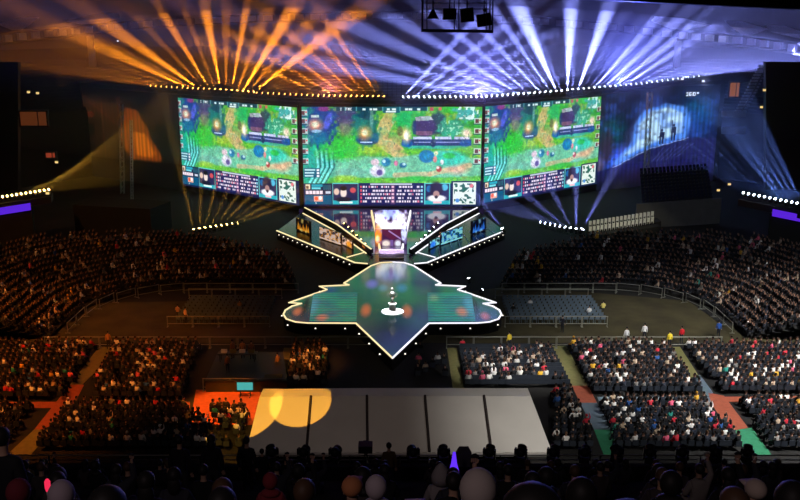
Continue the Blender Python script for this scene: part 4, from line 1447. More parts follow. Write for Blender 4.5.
# chairs on the two small blocks beside the stage
b = MB(); b.box((0, 0, .44), (.44, .42, .04)).box((0, -.2, .68), (.44, .04, .4), rot=Matrix.Rotation(R(8), 3, 'X'))
ch_seat = b.mesh('folding_chair', M['concrete'])
bm2 = bmesh.new(); bm2.from_mesh(ch_seat)
b = MB(); b.bm.free(); b.bm = bm2
for x in (-.2, .2):
    b.tube((x, .18, 0), (x, -.16, .44), .02, 4).tube((x, -.18, 0), (x, .16, .44), .02, 4)
ch_me = b.mesh('folding_chair', M['bluegrey'])
chairs = []
for s, xa, xb, nm in ((-1, 176, 268, 'amber'), (1, 509, 609, 'white')):
    A, B = gr(xa, 323), gr(xb, 323)
    nx = int((B.x - A.x) / .58)
    k = 0
    for r_ in range(8):
        for i in range(nx):
            if len([c for c in chairs if c[1] == nm]) >= 148: break
            p = Vector((A.x + (i + .5) * .58, A.y + r_ * 1.0, .02))
            o = link('folding_chair', ch_me, None, p)
            tag(o, f'grey folding chair, {nth(i + 1)} along, {nth(r_ + 1)} row of the {nm} side block beside the stage', 'chair', f'folding chairs on the {nm} side of the stage')
            chairs.append((p, nm))
    barrier([Vector((A.x - .6, A.y - 1.2, 0)), Vector((B.x + .6, A.y - 1.2, 0))], 'barrier panel, {} along, before the ' + nm + ' side chairs beside the stage', 'barriers before the ' + nm + ' side chairs', 2.6)
    barrier([Vector((A.x - .6, A.y + 8.4, 0)), Vector((B.x + .6, A.y + 8.4, 0))], 'barrier panel, {} along, behind the ' + nm + ' side chairs beside the stage', 'barriers behind the ' + nm + ' side chairs', 2.6)

# ================================================================== NEAR STAND
NZ = lambda k: 24.75 - (3.6 + .85 * k - 7) * .509          # tread height of row k
NY = lambda k: 3.6 + .85 * k
b = MB()
for k in range(-1, 34):
    b.box((0, NY(k) + .425, NZ(k) - .35), (44, .85, .7))
struct(b.build('floor_near_stand', M['darkcon']))
b = MB(); b.box((0, 32.75, 10.8), (44, .3, 3.9)); struct(b.build('wall_parapet', M['matte']))
b = MB(); b.box((0, 33.0, 4.4), (44, .5, 9.2)); struct(b.build('wall_near_stand', M['matte']))
rl = empty('parapet_rail', (0, 32.75, 12.8)); tag(rl, 'long dark metal rail on the parapet of the near stand', 'railing')
b = MB(); b.tube((-22, 0, .38), (22, 0, .38), .03, 6); b.build('top_rail', M['rail'], rl)
b = MB(); b.tube((-22, 0, .18), (22, 0, .18), .02, 6); b.build('lower_rail', M['metal'], rl)
for i in range(23):
    b = MB(); b.tube((0, 0, -.2), (0, 0, .38), .03, 6); b.build('post', M['metal'], rl, (-22 + 2 * i, 0, 0))

# moving head lamps on the parapet, seen dark against the floor
b = MB(); b.box((0, 0, .09), (.46, .36, .18)); mh_base = b.mesh('base', M['black'])
b = MB(); b.box((-.25, 0, .38), (.07, .2, .5)).box((.25, 0, .38), (.07, .2, .5)).box((0, 0, .2), (.52, .2, .06)); mh_yoke = b.mesh('yoke', M['black'])
b = MB(); b.ball((0, 0, 0), .24, (1, 1, 1), 14).lathe([(.2, .05), (.22, .3), (.2, .32)], 14); mh_head = b.mesh('head', M['black'], True)
b = MB(); b.lathe([(.17, .31), (.17, .335)], 12); mh_lens = b.mesh('lens', M['metal'])
mh = [274, 305, 336, 413, 443, 488, 519, 551, 582, 614, 646, 678, 711, 742]
for i, px in enumerate(mh):
    p = at(px, 459, 33.2)
    o = empty('moving_head_light', Vector((p.x, 32.75, 12.9))); tag(o, f'black moving head light, {nth(i + 1)} from the amber end of the parapet', 'stage light', 'moving head lights on the parapet')
    o.rotation_euler = (0, 0, rr.uniform(-.5, .5))
    link('base', mh_base, o); link('yoke', mh_yoke, o); e = (R(-70 + rr.uniform(-20, 20)), 0, 0)
    hd = link('head', mh_head, o, (0, 0, .48), e); link('lens', mh_lens, hd); o.scale = (.88, .88, .88)
p = at(464, 459, 32.6)
o = empty('monitor_speaker', Vector((p.x, 32.75, 12.75))); tag(o, 'grey tapered box standing on the parapet before the marquee', 'speaker')
MB().box((0, 0, .25), (.62, .3, .5)).build('lower_case', M['concrete'], o); MB().box((0, 0, .64), (.62, .3, .28), taper=.6).build('upper_case', M['concrete'], o)
p = at(366, 459, 32.6)
o = empty('camera_tripod', Vector((p.x, 32.2, NZ(33)))); tag(o, 'dark broadcast camera on its tripod behind the parapet', 'camera')
MB().box((0, 0, 1.6), (.55, .5, .3)).box((0, .3, 1.6), (.2, .2, .2)).build('camera_body', M['black'], o)
b = MB()
for a in range(3): b.tube((0, 0, 1.5), (.35 * math.cos(a * 2.1), .3 * math.sin(a * 2.1), .05), .03, 5)
b.build('tripod', M['metal'], o)
p = at(454, 466, 30)
o = empty('light_stick', p - Vector((0, 0, .4))); tag(o, 'blue violet glowing light stick held up below the marquee', 'light stick')
MB().lathe([(.09, 0), (.2, .15), (.11, .5), (.05, .95)], 8).build('glow_tube', emat('violet_glow', (.12, .03, .9), 1.2), o); MB().lathe([(.04, -.3), (.04, 0)], 8).build('grip', M['black'], o)
p = at(47, 480, 8)
o = empty('light_stick', p - Vector((0, 0, .12))); tag(o, 'pink glowing light stick near the lower left corner', 'light stick')
MB().lathe([(.02, 0), (.03, .04), (.03, .1), (.012, .13)], 8).build('glow_tube', emat('pink_glow', (1, .03, .1), .9), o); MB().lathe([(.016, -.2), (.016, 0)], 8).build('grip', M['whiteb'], o)

# ================================================================== PEOPLE
def skin_body(name, J, E, level, root=0):
    """Grow one continuous body surface over the joints J {name: (x,y,z,r)} and the bones E."""
    names = list(J)
    me = bpy.data.meshes.new(name)
    me.from_pydata([J[n][:3] for n in names], [(names.index(a), names.index(c)) for a, c in E], [])
    ob = bpy.data.objects.new(name, me); COL.objects.link(ob)
    md = ob.modifiers.new('skin', 'SKIN'); md.use_smooth_shade = True
    sk = me.skin_vertices[0].data if me.skin_vertices else None
    if sk is None:
        bm = bmesh.new(); bm.from_mesh(me); bm.verts.layers.skin.verify(); bm.to_mesh(me); bm.free(); sk = me.skin_vertices[0].data
    roots = set(['pelvis'] + [n for n in names if n.endswith('_root')])
    for i, n in enumerate(names):
        r = J[n][3]
        sk[i].radius = r if isinstance(r, tuple) else (r, r)
        sk[i].use_root = n in roots
    if level: 
        sb = ob.modifiers.new('sub', 'SUBSURF'); sb.levels = level; sb.render_levels = level
    dg = bpy.context.evaluated_depsgraph_get()
    out = bpy.data.meshes.new_from_object(ob.evaluated_get(dg))
    bpy.data.objects.remove(ob); bpy.data.meshes.remove(me)
    out.name = name
    return out


def joints(pose, fingers=False):
    J, E = {}, []
    seated = pose != 'stand' and pose != 'cheer'
    hz = .52 if seated else .95
    J['pelvis'] = (0, 0, hz, (.15, .11)); J['spine'] = (0, -.02, hz + .2, (.135, .1)); J['chest'] = (0, -.01, hz + .42, (.16, .115))
    J['neck0'] = (0, 0, hz + .55, (.075, .07)); J['neck'] = (0, .015, hz + .61, .052); J['head0'] = (0, .03, hz + .69, (.066, .075)); J['head'] = (0, .03, hz + .79, (.078, .095)); J['crown'] = (0, .025, hz + .875, (.05, .06))
    E += [('pelvis', 'spine'), ('spine', 'chest'), ('chest', 'neck0'), ('neck0', 'neck'), ('neck', 'head0'), ('head0', 'head'), ('head', 'crown')]
    if fingers:
        J['nose'] = (0, .135, hz + .745, .014); E.append(('head', 'nose'))
    for s, n in ((-1, 'l'), (1, 'r')):
        z = hz + .49
        J['sh' + n] = (.165 * s, -.005, z, .068)
        if pose == 'cheer' or (pose == 'phone' and s > 0):
            J['el' + n] = (.30 * s, .1, z + .12, .045); J['wr' + n] = (.24 * s, .18, z + .38, .032); hd = Vector((.23 * s, .2, z + .46)); fd = Vector((0, .12, 1))
        elif pose == 'stand':
            J['el' + n] = (.24 * s, -.03, z - .28, .045); J['wr' + n] = (.25 * s, .05, z - .52, .032); hd = Vector((.25 * s, .07, z - .6)); fd = Vector((0, .2, -1))
        else:
            J['el' + n] = (.25 * s, .06, z - .25, .045); J['wr' + n] = (.13 * s, .27, z - .34, .032); hd = Vector((.11 * s, .35, z - .35)); fd = Vector((-.3 * s, 1, -.2))
        J['ha' + n] = (*hd, (.04, .026))
        E += [('chest', 'sh' + n), ('sh' + n, 'el' + n), ('el' + n, 'wr' + n), ('wr' + n, 'ha' + n)]
        if fingers:
            fd.normalize(); sd = fd.cross(Vector((0, 0, 1)) if abs(fd.z) < .8 else Vector((0, 1, 0))).normalized()
            cu = fd.cross(sd)
            for k in range(4):
                o = hd + sd * (.021 * (k - 1.5)); L = (.03, .036, .033, .026)[k]
                nn = f'f{n}{k}'
                J[nn + '_root'] = (*o, .009); J[nn + 'a'] = (*(o + fd * (.035 + L)), .009); J[nn + 'b'] = (*(o + fd * (.04 + 1.7 * L) + cu * .02), .0075)
                E += [(nn + '_root', nn + 'a'), (nn + 'a', nn + 'b')]
            o = hd - fd * .02
            J[f't{n}_root'] = (*o, .011); J[f't{n}a'] = (*(o - sd * .045 * s + fd * .03), .010); J[f't{n}b'] = (*(o - sd * .05 * s + fd * .065), .008)
            E += [(f't{n}_root', f't{n}a'), (f't{n}a', f't{n}b')]
        if seated:
            J['hp' + n] = (.09 * s, .05, hz - .01, .09); J['kn' + n] = (.13 * s, .42, hz, .062); J['an' + n] = (.13 * s, .43, .1, .042); J['to' + n] = (.14 * s, .57, .045, (.04, .035))
        else:
            J['hp' + n] = (.09 * s, 0, hz - .1, .09); J['kn' + n] = (.1 * s, .02, .5, .062); J['an' + n] = (.11 * s, -.02, .1, .042); J['to' + n] = (.12 * s, .13, .045, (.04, .035))
        E += [('pelvis', 'hp' + n), ('hp' + n, 'kn' + n), ('kn' + n, 'an' + n), ('an' + n, 'to' + n)]
    return J, E, hz


def dress(me, hz, J):
    """Material slots by body region: 0 clothing, 1 skin, 2 trousers, 3 shoes."""
    me.materials.clear()
    for m in (M['shirt'], M['skin'], M['trouser'], M['black']): me.materials.append(m)
    hands = [Vector(J['ha' + n][:3]) for n in 'lr']
    for p in me.polygons:
        c = p.center
        k = 0
        if c.z > hz + .575 and math.hypot(c.x, c.y) < .16: k = 1
        elif min((c - h).length for h in hands) < .085: k = 1
        elif c.z < .09: k = 3
        elif c.z < hz + .03 and min((c - h).length for h in hands) > .1 and not (abs(c.x) > .2 and c.z > hz - .1): k = 2
        p.material_index = k
        p.use_smooth = True


def hair_mesh(kind, hz, n=14):
    b = MB()
    c = (0, .015, hz + .80)
    if kind == 'short': b.ball(c, 1, (.098, .118, .112), n)
    elif kind == 'long': b.ball(c, 1, (.105, .122, .118), n).ball((0, -.045, hz + .64), 1, (.10, .07, .17), n)
    elif kind == 'big': b.ball((0, -.01, hz + .80), 1, (.17, .16, .16), n)
    elif kind == 'cap': b.ball((0, .02, hz + .83), 1, (.107, .125, .10), n).box((0, .16, hz + .83), (.15, .12, .015))
    elif kind == 'hood': b.ball((0, -.005, hz + .78), 1, (.135, .145, .155), n).ball((0, -.02, hz + .56), 1, (.17, .12, .08), n)
    elif kind == 'point': b.lathe([(.17, -.14), (.16, .0), (.10, .12), (.035, .19), (.005, .21)], 12, (0, -.01, hz + .77))
    elif kind == 'lamp': b.ball(c, 1, (.1, .118, .112), n)
    if kind in ('short', 'long', 'big', 'lamp'):
        y = .078 if kind != 'big' else .09
        for v in [v for v in b.bm.verts if v.co.y > y and v.co.z < hz + .84]: v.co.y = y - .012
    return b


HAIR = {}
BODY = {}
JACK = {}


def hires(pose):
    if pose in BODY: return BODY[pose]
    J, E, hz = joints(pose, True)
    me = skin_body('person', J, E, 2); dress(me, hz, J)
    # the jacket: torso and sleeves taken a little outside the body
    bm = bmesh.new(); bm.from_mesh(me)
    bmesh.ops.delete(bm, geom=[f for f in bm.faces if f.material_index != 0], context='FACES')
    bm.normal_update()
    for v in bm.verts: v.co += v.normal * .018
    jm = bpy.data.meshes.new('jacket'); bm.to_mesh(jm); bm.free(); jm.materials.append(M['shirt'])
    jm.polygons.foreach_set('use_smooth', [True] * len(jm.polygons))
    eb = MB(); eb.ball((0, .112, hz + .775), .013, n=8)
    ey = eb.mesh('eye', M['eye'], True)
    lb = MB(); lb.ball((0, .103, hz + .712), .02, (1.2, .5, .35), 8); lp = lb.mesh('lips', M['lip'], True)
    er = MB(); er.ball((0, .02, hz + .765), .022, (.5, 1, 1.4), 8); ee = er.mesh('ear', M['skin'], True)
    BODY[pose] = (me, jm, ey, lp, ee, hz)
    return BODY[pose]


LOW = {}


def lowres(pose):
    if pose in LOW: return LOW[pose]
    J, E, hz = joints(pose, False)
    me = skin_body('person', J, E, 1); dress(me, hz, J)
    LOW[pose] = (me, hz)
    return LOW[pose]


def hair(kind, hz, mname, n):
    k = (kind, hz, mname, n)
    if k not in HAIR:
        HAIR[k] = hair_mesh(kind, hz, n).mesh({'short': 'hair', 'long': 'hair', 'big': 'hair', 'lamp': 'hair', 'cap': 'cap', 'hood': 'hood', 'point': 'hood'}[kind], M[mname] if mname else M['shirt'], True)
    return HAIR[k]


def person(p, pose, hk, hm_, col, rz, label, group, hi=False, s=1.0, headcol=None):
    if hi:
        me, jm, ey, lp, ee, hz = hires(pose)
    else:
        me, hz = lowres(pose)
    o = link('person', me, None, p, (0, 0, rz)); o.scale = (s, s, s)
    o.color = (*col, 1); tag(o, label, 'person', group)
    h = link('hood' if hk in ('hood', 'point') else 'cap' if hk == 'cap' else 'hair', hair(hk, hz, hm_, 14 if hi else 8), o); h.color = (*(headcol or col), 1)
    if hi:
        j = link('jacket', jm, o); j.color = (*col, 1)
        link('lips', lp, o)
        for e_ in (-1, 1):
            link('eye', ey, o, (.034 * e_, 0, 0)); link('ear', ee, o, (.083 * e_, 0, 0))
    return o


# ------------------------------------------------------------------ floor crowd
PALETTE = [((.010, .010, .012), 'black', 56), ((.018, .022, .035), 'navy', 15), ((.05, .05, .055), 'grey', 9), ((.18, .17, .16), 'light grey', 4), ((.85, .83, .80), 'white', 13), ((.55, .42, .30), 'beige', 4),
           ((.55, .03, .05), 'red', 3), ((.75, .12, .22), 'pink', 2), ((.03, .10, .32), 'blue', 1.5), ((.75, .42, .04), 'yellow', 1.5), ((.03, .25, .2), 'green', 1)]
pw = [w for _, _, w in PALETTE]
# each block: (name, edge name, far-left, far-right, near-right, near-left image corners of its floor)
BLOCKS = [
    ('block behind the marquee, beside the stage', 'its inner edge', [(459, 349), (550, 349), (570, 389), (465, 389)], .8, .62),
    ('block between the olive and the long rust aisle', 'the olive aisle', [(569, 349), (666, 349), (705, 396), (593, 396)], .93, 1),
    ('block right of the marquee', 'the marquee', [(553, 392), (572, 392), (600, 452), (553, 452)], .9, .9),
    ('block between the blue-grey and the green aisle', 'the blue-grey aisle', [(600, 405), (708, 405), (744, 452), (616, 452)], .93, 1),
    ('block beyond the rust aisle', 'the rust aisle', [(683, 349), (800, 349), (860, 395), (722, 395)], .93, 1),
    ('block beyond the green aisle', 'the green aisle', [(738, 404), (860, 404), (860, 452), (772, 452)], .93, 1),
    ('amber lit block by the dark platform', 'the olive aisle', [(116, 349), (205, 349), (188, 401), (86, 401)], .92, 1),
    ('amber lit block beside the marquee', 'the rust aisle', [(70, 409), (188, 409), (236, 452), (36, 452)], .92, 1),
    ('amber lit block left of the marquee', 'the orange floor', [(206, 412), (252, 412), (244, 452), (236, 452)], .95, 1),
    ('far left amber block behind the walkway', 'the frame edge', [(-30, 349), (97, 349), (66, 401), (-60, 401)], .92, 1),
    ('far left amber block before the walkway', 'the frame edge', [(-60, 409), (40, 409), (4, 452), (-60, 452)], .92, 1),
    ('small block beside the platform', 'the olive strip', [(293, 350), (332, 350), (330, 389), (287, 389)], .85, 1),
    ('sparse block behind the marquee middle', 'its inner edge', [(418, 350), (445, 350), (451, 389), (414, 389)], .3, .3),
]
seats = []
rr = random.Random(5)
for bn, en, (fl, fr, nr, nl_), occ, dens in BLOCKS:
    FL, FR, NR, NL = gr(*fl), gr(*fr), gr(*nr), gr(*nl_)
    rows = int((FL.y - NL.y) / .92)
    for r_ in range(rows):
        t = (r_ + .3) / rows
        A, B = NL.lerp(FL, t), NR.lerp(FR, t)
        n = int((B.x - A.x) / .56)
        for i in range(n):
            if rr.random() > occ: continue
            if dens < 1 and noise.noise(Vector((A.x + i * .56, A.y, 3)) * .22) > (dens - .35) * .8 : continue
            x = A.x + (i + .5) * .56 + rr.uniform(-.08, .08)
            seats.append((A.y + rr.uniform(-.08, .08), x, bn, en, r_ + 1, i + 1))
seats.sort()


def visible(y, x):
    # not hidden behind the marquee or by the stand in front
    zc = y * CT + 29 * ST
    px = 400 + 900 * x / zc
    if 250 < px < 548 and y < 60: return False
    return -2 < px < 802 and y > 59.3


indiv = [s_ for s_ in seats if visible(s_[0], s_[1])][:212]
key = set(id(s_) for s_ in indiv)
poses = ['sit', 'sit', 'sit', 'phone']
SHORT = {'block right of the marquee': 'right of the marquee', 'block between the blue-grey and the green aisle': 'left of the green aisle', 'block beyond the green aisle': 'beyond the green aisle',
         'amber lit block beside the marquee': 'amber block left of marquee', 'amber lit block left of the marquee': 'beside the orange floor', 'far left amber block before the walkway': 'beyond the rusty left aisle'}
for s_ in indiv:
    y, x, bn, en, r_, i = s_
    col, cn, _ = rr.choices(PALETTE, pw)[0]
    rz = math.atan2(-(0 - x), 100 - y) * .8 * 1 if False else math.atan2(x, 100 - y) * .8
    hk, hm_ = rr.choice([('short', 'hairblack')] * 5 + [('long', 'hairblack')] * 4 + [('short', 'hairbrown')] * 2 + [('cap', None)])
    person(Vector((x, y, .03)), rr.choice(poses), hk, hm_, col, rz + rr.uniform(-.25, .25), f'person in {cn}, seat {nth(i)} of {nth(r_)} row, {SHORT[bn]}', SHORT[bn] + ' crowd')

# a few standing people
for px, py, cn, lab in ((109, 349.5, (.6, .3, .1), 'person in orange standing at the barrier by the olive aisle'), (509, 349.5, (.8, .6, .05), 'person in a yellow vest standing at the white side barrier'),
                        (669, 349, (.85, .65, .05), 'person in bright yellow at the top of the long aisle'), (681, 344, (.6, .02, .03), 'person in a red coat standing behind the barrier'),
                        (644, 341, (.8, .8, .8), 'person in white standing behind the white side barrier'), (228, 374, (.25, .12, .05), 'person bending at the dark platform, left of the desk'),
                        (233, 359, (.3, .14, .06), 'person standing left of the mixing desk'), (243, 359, (.5, .25, .1), 'person standing at the middle of the mixing desk'), (252, 360, (.2, .1, .06), 'person standing at the tent end of the mixing desk'),
                        (278, 372, (.5, .25, .08), 'person standing at the platform corner by the olive strip'), (186, 324, (.75, .5, .3), 'person in pale clothes standing before the amber side chairs'),
                        (562, 333, (.02, .02, .03), 'person in black standing on the olive ground by the stage'), (718, 338, (.03, .1, .4), 'person in blue standing at the grandstand corner'),
                        (626, 345, (.75, .75, .75), 'person in white shirt nearest the bright yellow person, behind barrier')):
    z = 1.0 if (215 < px < 275 and py < 380) else .02
    person(gr(px, py, z), 'stand', 'short', 'hairblack', cn, rr.uniform(-1, 1), lab, 'people standing about the floor')
for px, py, c in ((178, 317, (.5, .3, .2)), (240, 312, (.3, .2, .1)), (603, 313, (.8, .7, .2)), (589, 318, (.8, .8, .8)), (513, 316, (.02, .02, .02)), (530, 310, (.6, .6, .6))):
    s_ = 'amber' if px < 400 else 'white'
    person(gr(px, py, .05), 'sit', 'short', 'hairblack', c, 0, f'person seated among folding chairs on the {s_} side, {"nearest the stage" if px in (240, 513) else "nearest the frame edge" if px in (178, 603) else "toward the rear"}' + (' row' if px == 530 else ' middle' if px == 589 else ''), 'people among the folding chairs')


def low_template():
    J, E, hz = joints('sit', False)
    me = skin_body('tmp', J, E, 0)
    dress(me, hz, J)
    v = np.array([p.co[:] for p in me.vertices])
    # hair cap
    hb = hair_mesh('short', hz, 6); hb.bm.verts.ensure_lookup_table()
    hv = np.array([p.co[:] for p in hb.bm.verts]); hf = [[q.index for q in f.verts] for f in hb.bm.faces]
    faces = [list(p.vertices) for p in me.polygons]; kinds = [p.material_index for p in me.polygons]
    n = len(v)
    faces += [[i + n for i in f] for f in hf]; kinds += [4] * len(hf)
    v = np.concatenate([v, hv])
    hb.bm.free()
    # fan all faces to triangles
    T, K = [], []
    for f, k in zip(faces, kinds):
        for i in range(1, len(f) - 1):
            T.append((f[0], f[i], f[i + 1])); K.append(k)
    bpy.data.meshes.remove(me)
    return v, np.array(T), np.array(K)


TV, TT, TK = low_template()


def crowd(name, places, label, weights=None):
    """places: list of (x, y, z, rz). One mesh for a crowd nobody could count."""
    g = np.random.default_rng(len(places))
    n = len(places)
    P = np.array(places)
    c, s = np.cos(P[:, 3]), np.sin(P[:, 3])
    sc = g.uniform(.92, 1.08, n)
    X = TV[None, :, 0] * sc[:, None]; Y = TV[None, :, 1] * sc[:, None]
    V = np.stack([X * c[:, None] - Y * s[:, None] + P[:, 0:1], X * s[:, None] + Y * c[:, None] + P[:, 1:2], TV[None, :, 2] * sc[:, None] + P[:, 2:3]], 2).reshape(-1, 3)
    nv = len(TV)
    F = (TT[None] + (np.arange(n) * nv)[:, None, None]).reshape(-1, 3)
    w = np.array(weights or pw, float); w /= w.sum()
    shirt = np.array([q[0] for q in PALETTE])[g.choice(len(PALETTE), n, p=w)] * g.uniform(.7, 1.1, (n, 1))
    skin = np.tile(np.array([.24, .13, .09]), (n, 1)) * g.uniform(.6, 1.2, (n, 1))
    hairc = np.where(g.random((n, 1)) < .12, np.array([.12, .06, .03]), np.array([.012, .01, .01]))
    hairc = np.where(g.random((n, 1)) < .10, shirt, hairc)
    pal = np.stack([shirt, skin, np.tile([.02, .022, .03], (n, 1)), np.tile([.02, .02, .02], (n, 1)), hairc], 1)
    C = pal[:, TK].reshape(-1, 3)
    me = bpy.data.meshes.new(name)
    me.vertices.add(len(V)); me.vertices.foreach_set('co', V.astype(np.float32).ravel())
    me.loops.add(F.size); me.loops.foreach_set('vertex_index', F.ravel().astype(np.int32))
    me.polygons.add(len(F)); me.polygons.foreach_set('loop_start', np.arange(0, F.size, 3, dtype=np.int32))
    me.update(calc_edges=True)
    a = me.color_attributes.new('pix', 'FLOAT_COLOR', 'CORNER')
    C = np.concatenate([np.clip(C, 0, 1), np.ones((len(C), 1))], 1)
    a.data.foreach_set('color', np.repeat(C, 3, axis=0).astype(np.float32).ravel())
    me.materials.append(M['crowd'])
    o = link(name, me)
    tag(o, label, 'crowd', None, 'stuff')
    return o


by = {}
for s_ in seats:
    if id(s_) in key: continue
    y, x = s_[0], s_[1]
    by.setdefault('L' if x < 0 else 'R', []).append((x, y, .03, math.atan2(x, 100 - y) * .8 + rr.uniform(-.3, .3)))
crowd('seated_crowd', by['L'], 'amber lit crowd seated on the stadium floor, many black clothes')
crowd('seated_crowd', by['R'], 'white lit crowd seated on the stadium floor, many in white')
# the chairs under the floor crowd
b = MB()
cv_ = []
bx = np.array([(-.22, -.2, .40), (.22, -.2, .40), (.22, .22, .40), (-.22, .22, .40), (-.22, -.2, .44), (.22, -.2, .44), (.22, .22, .44), (-.22, .22, .44),
               (-.22, -.24, .44), (.22, -.24, .44), (.22, -.2, .44), (-.22, -.2, .44), (-.22, -.24, .85), (.22, -.24, .85), (.22, -.2, .85), (-.22, -.2, .85)])
bf = np.array([(0, 3, 2, 1), (4, 5, 6, 7), (0, 1, 5, 4), (1, 2, 6, 5), (2, 3, 7, 6), (3, 0, 4, 7)]); bf = np.concatenate([bf, bf + 8])
P = np.array([(s_[1], s_[0], 0) for s_ in seats])
# chairs that stand empty in the thinly filled block
for r_ in range(10):
    for i in range(20):
        FL, NL, FR, NR = gr(459, 349), gr(465, 389), gr(550, 349), gr(570, 389)
        t = (r_ + .3) / 10; A, B = NL.lerp(FL, t), NR.lerp(FR, t)
        P = np.concatenate([P, [(A.x + (B.x - A.x) * (i + .5) / 20, A.y, 0)]])
V = (bx[None] + P[:, None]).reshape(-1, 3); F = (bf[None] + (np.arange(len(P)) * 16)[:, None, None]).reshape(-1, 4)
me = bpy.data.meshes.new('plastic_chairs'); me.from_pydata(V.tolist(), [], F.tolist()); me.materials.append(M['bluegrey'])
me.materials[0] = M['chairdark']; tag(link('plastic_chairs', me), 'dim blue-grey chairs under and between the floor crowd', 'chairs', None, 'stuff')
for s, nm in ((-1, 'amber'), (1, 'white')):
    L = []
    for k in range(NROW):
        for p in bowl_curve((k + .25) * DEP, s, .56):
            if rr.random() < (.9 if k > 0 else .6):
                to = Vector((0, 100, 0)) - p
                nrm = math.atan2(-(to.x), to.y)
                L.append((p.x + rr.uniform(-.08, .08), p.y, (k + 1) * RISE, nrm + rr.uniform(-.3, .3)))
    crowd('grandstand_crowd', L, f'distant {nm} side crowd filling the curved grandstand beyond the barrier', [62, 15, 9, 4, 6, 5, .8, .5, .8, 1, .3])

# ------------------------------------------------------------------ people in the near stand
def near_spot(py, Y):                   # the row nearest to depth Y
    return max(0, int(round((Y - 3.6) / .85)))


def near_person(px, Y, pose, hk, hm_, col, label, headcol=None, s=1.0, rz=0):
    k = near_spot(0, Y)
    y = NY(k) + (-.02 if pose in ('sit', 'phone') else .4)
    x = (px - 400) / 900 * (y * CT + (30 - NZ(k) - 1.3) * ST)
    return person(Vector((x, y, NZ(k))), pose, hk, hm_, col, rz, label, 'spectators in the near stand', True, s, headcol)


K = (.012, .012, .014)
taken = []
FEAT = [
    (478, 6.15, 'sit', 'hood', None, (.42, .36, .33), 'person in a pale grey hood, lower middle of the near stand', None, 1.07),
    (418, 5.3, 'sit', 'cap', None, K, 'person with a pinkish pale cap at the bottom edge, beside the grey hood', (.5, .36, .36), .92),
    (61, 7.6, 'sit', 'hood', None, (.4, .32, .36), 'person with a pale hooded head near the lower left corner', None, .96),
    (222, 8.2, 'sit', 'long', 'hairbrown', K, 'person with brownish hair at the bottom, left of centre', None, .98),
    (352, 8.2, 'sit', 'cap', None, K, 'person with an orange-brown cap, bottom left of centre', (.45, .17, .07), .98),
    (376, 9.5, 'sit', 'hood', None, (.5, .42, .45), 'person with a pale hood and reddish collar beside the orange-brown cap', None, .96),
    (441, 14, 'sit', 'point', None, (.3, .27, .27), 'person in a grey pointed hood below the tapered box', None, 1.0),
    (757, 8.2, 'sit', 'cap', None, K, 'person with a light cap near the lower right corner', (.45, .36, .30), .96),
    (100, 7.4, 'sit', 'long', 'hairbrown', (.05, .05, .02), 'person with dull olive top beside the pale hooded head', None, .92),
    (532, 4.4, 'sit', 'big', 'hairblack', K, 'person with very big dark hair, right of the grey hood', None, 1.02),
    (628, 4.4, 'sit', 'big', 'hairblack', (.015, .015, .03), 'person with big dark hair below the green floor strip', None, .95),
    (792, 6, 'sit', 'hood', 'hairblack', K, 'person in a black hood at the right frame edge', None, 1.0),
    (180, 20, 'stand', 'short', 'hairblack', K, 'tall person standing dark against the amber crowd, left of the pair', None, 1.03),
    (212, 21, 'stand', 'long', 'hairblack', K, 'person standing dark against the amber crowd, middle of three', None, 1.05),
    (247, 24, 'stand', 'short', 'hairblack', K, 'person standing dark beside the marquee end', None, 1.06),
    (4, 9, 'stand', 'short', 'hairblack', K, 'person standing black at the very left frame edge', None, .95),
    (26, 26, 'sit', 'short', 'hairblack', (.12, .09, .02), 'person in dull yellow low at the left, under the olive aisle', None, 1.0),
    (262, 28, 'stand', 'short', 'hairblack', K, 'person behind the parapet, left of the first moving head light', None, .86),
    (286, 28, 'sit', 'short', 'hairblack', K, 'person between the first two moving head lights', None, 1.12),
    (389, 27, 'stand', 'short', 'hairblack', (.1, .06, .03), 'person beside the broadcast camera with warm lit shoulder', None, .98),  # warm light on the shoulder put into the clothing colour
    (551, 22, 'sit', 'short', 'hairbrown', K, 'person turned sideways below the marquee end, pale face', None, 1.0),
    (575, 15, 'sit', 'short', 'hairbrown', (.02, .02, .03), 'person with a dim face between the dark big haired pair', None, 1.0),
    (700, 16, 'phone', 'short', 'hairblack', (.25, .22, .2), 'person raising one hand with a pale sleeve, lower right', None, 1.0),
    (270, 13, 'sit', 'hood', None, (.25, .03, .04), 'person in a dull red hood below the first moving head light', None, .92),
    (18, 9, 'sit', 'hood', None, (.15, .02, .03), 'person in a dull red hood in the lower left corner', None, .95),
]
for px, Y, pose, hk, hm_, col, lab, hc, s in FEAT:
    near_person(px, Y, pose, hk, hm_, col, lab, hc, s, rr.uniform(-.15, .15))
    taken.append((px, Y))
cnt = 0
for rowi, (Y, n) in enumerate(((5.3, 5), (7.0, 6), (9.5, 8), (12.1, 8), (15.5, 9), (19, 10), (22.3, 11), (25.7, 12), (28.3, 12))):
    jj = 0
    for i in range(n):
        px = (i + .5 + rr.uniform(-.25, .25)) * 800 / n
        w = 260 / Y
        if any(abs(px - a) < (w + 260 / c) * .55 and abs(c - Y) < 1.8 for a, c in taken): continue
        if any(abs(px - m_) < 7 for m_ in mh) and Y > 24: px += 15
        if Y < 8 and (430 < px < 520 or px < 90): continue
        taken.append((px, Y)); cnt += 1; jj += 1
        pose = rr.choice(['sit', 'sit', 'sit', 'phone'])
        hk, hm_ = rr.choice([('short', 'hairblack'), ('long', 'hairblack'), ('short', 'hairbrown'), ('hood', 'hairblack')])
        near_person(px, Y, pose, hk, hm_, rr.choice([K, K, (.03, .03, .04), (.05, .04, .04)]), f'dark {"cheering" if pose == "phone" else "seated"} silhouette, {nth(jj)} from the amber side in {nth(rowi + 1)} near stand row', None, 1.0, rr.uniform(-.2, .2))

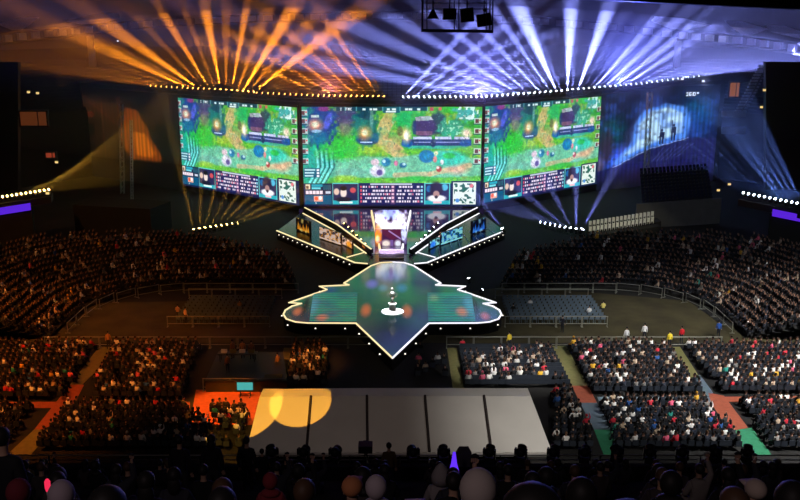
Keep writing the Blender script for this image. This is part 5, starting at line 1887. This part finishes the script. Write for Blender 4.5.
# ================================================================== LIGHT ON THE FLOOR
spot('flood_white', (46, 46, 46), (35, 71, 0), 2.0e5, (1, .98, .95), 48, .6, .8)
spot('flood_white', (48, 70, 44), (38, 106, 3), 1.7e4, (.8, .88, 1), 64, .8, .8)
spot('tent_fill', (15, 43, 17), (11, 54.5, 4), 7e3, (1, .94, .86), 56, 1, .6)  # unseen spot added to light the marquee, strongest at its right end
spot('flood_amber', (-46, 50, 42), (-35, 71, 0), 9e4, (1, .26, .03), 48, .6, .8)
spot('flood_amber', (-52, 72, 42), (-39, 106, 3), 3.2e4, (1, .34, .06), 66, .8, .8)
spot('flood_orange', (-16, 62, 26), gr(226, 407), 8e4, (1, .27, .02), 17, .5, .3)
for px, py, Y, sz in ((235, 401, 56.3, 7.6), (298, 399, 56.3, 5.0)):
    spot('gobo_amber', (-16, 26, 40), at(px, py, Y), 1.1e5, (1, .45, .04), sz, .04, .05)
spot('tent_fill', (2, 32, 30), (-3, 54.5, 3.6), 2.4e3, (1, .78, .66), 50, 1, .6)  # weak unseen spot added to lift the darker marquee panels
spot('flood_white', (22, 48, 40), gr(508, 368), 1.1e5, (1, .98, .95), 15, .9, .5)  # extra narrow spot added to brighten the block behind the marquee
spot('flood_amber', (-22, 48, 40), gr(306, 366), 1.1e5, (1, .30, .04), 9, .9, .5)  # extra narrow spot added to brighten the small block by the platform
spot('arch_fill', (-3, 104, 16), (-1.3, 113, 1.5), 4e4, (.7, .5, 1), 24, .8, .3)  # unseen violet fill added to brighten the arch and its steps
spot('arch_fill', (-8, 112, 1.8), (-2, 116, 4), 3e4, (1, .25, .04), 70, .9, .3)  # unseen orange fill added for the glow left of the arch
spot('membrane_fill', (50, 150, 19), at(700, 28, 195), 2.6e4, (.6, .65, 1), 22, .8, .3)  # unseen spot added to bring out the roof membranes
spot('membrane_fill', (-56, 150, 19), at(88, 28, 195), 4e3, (1, .4, .15), 22, .8, .3)  # weaker amber spot added likewise for the left membranes
spot('trophy_spot', (-.8, 84, 26), tc_ + Vector((0, 0, .3)), 1.6e5, (.95, .95, 1), 6.5, .5, .1)
spot('near_stand_fill', (-6, -6, 38), (0, 9, 24), 1.4e3, (1, .78, .8), 90, .8, 1.0)  # unseen fill behind the camera, added to lift the near stand heads

w = bpy.data.worlds.new('night'); SC.world = w; w.use_nodes = True
w.node_tree.nodes['Background'].inputs[0].default_value = (.0022, .0020, .0035, 1)
SC.cycles.max_bounces = 5; SC.cycles.diffuse_bounces = 2; SC.cycles.glossy_bounces = 3; SC.cycles.volume_bounces = 0
SC.cycles.use_adaptive_sampling = False
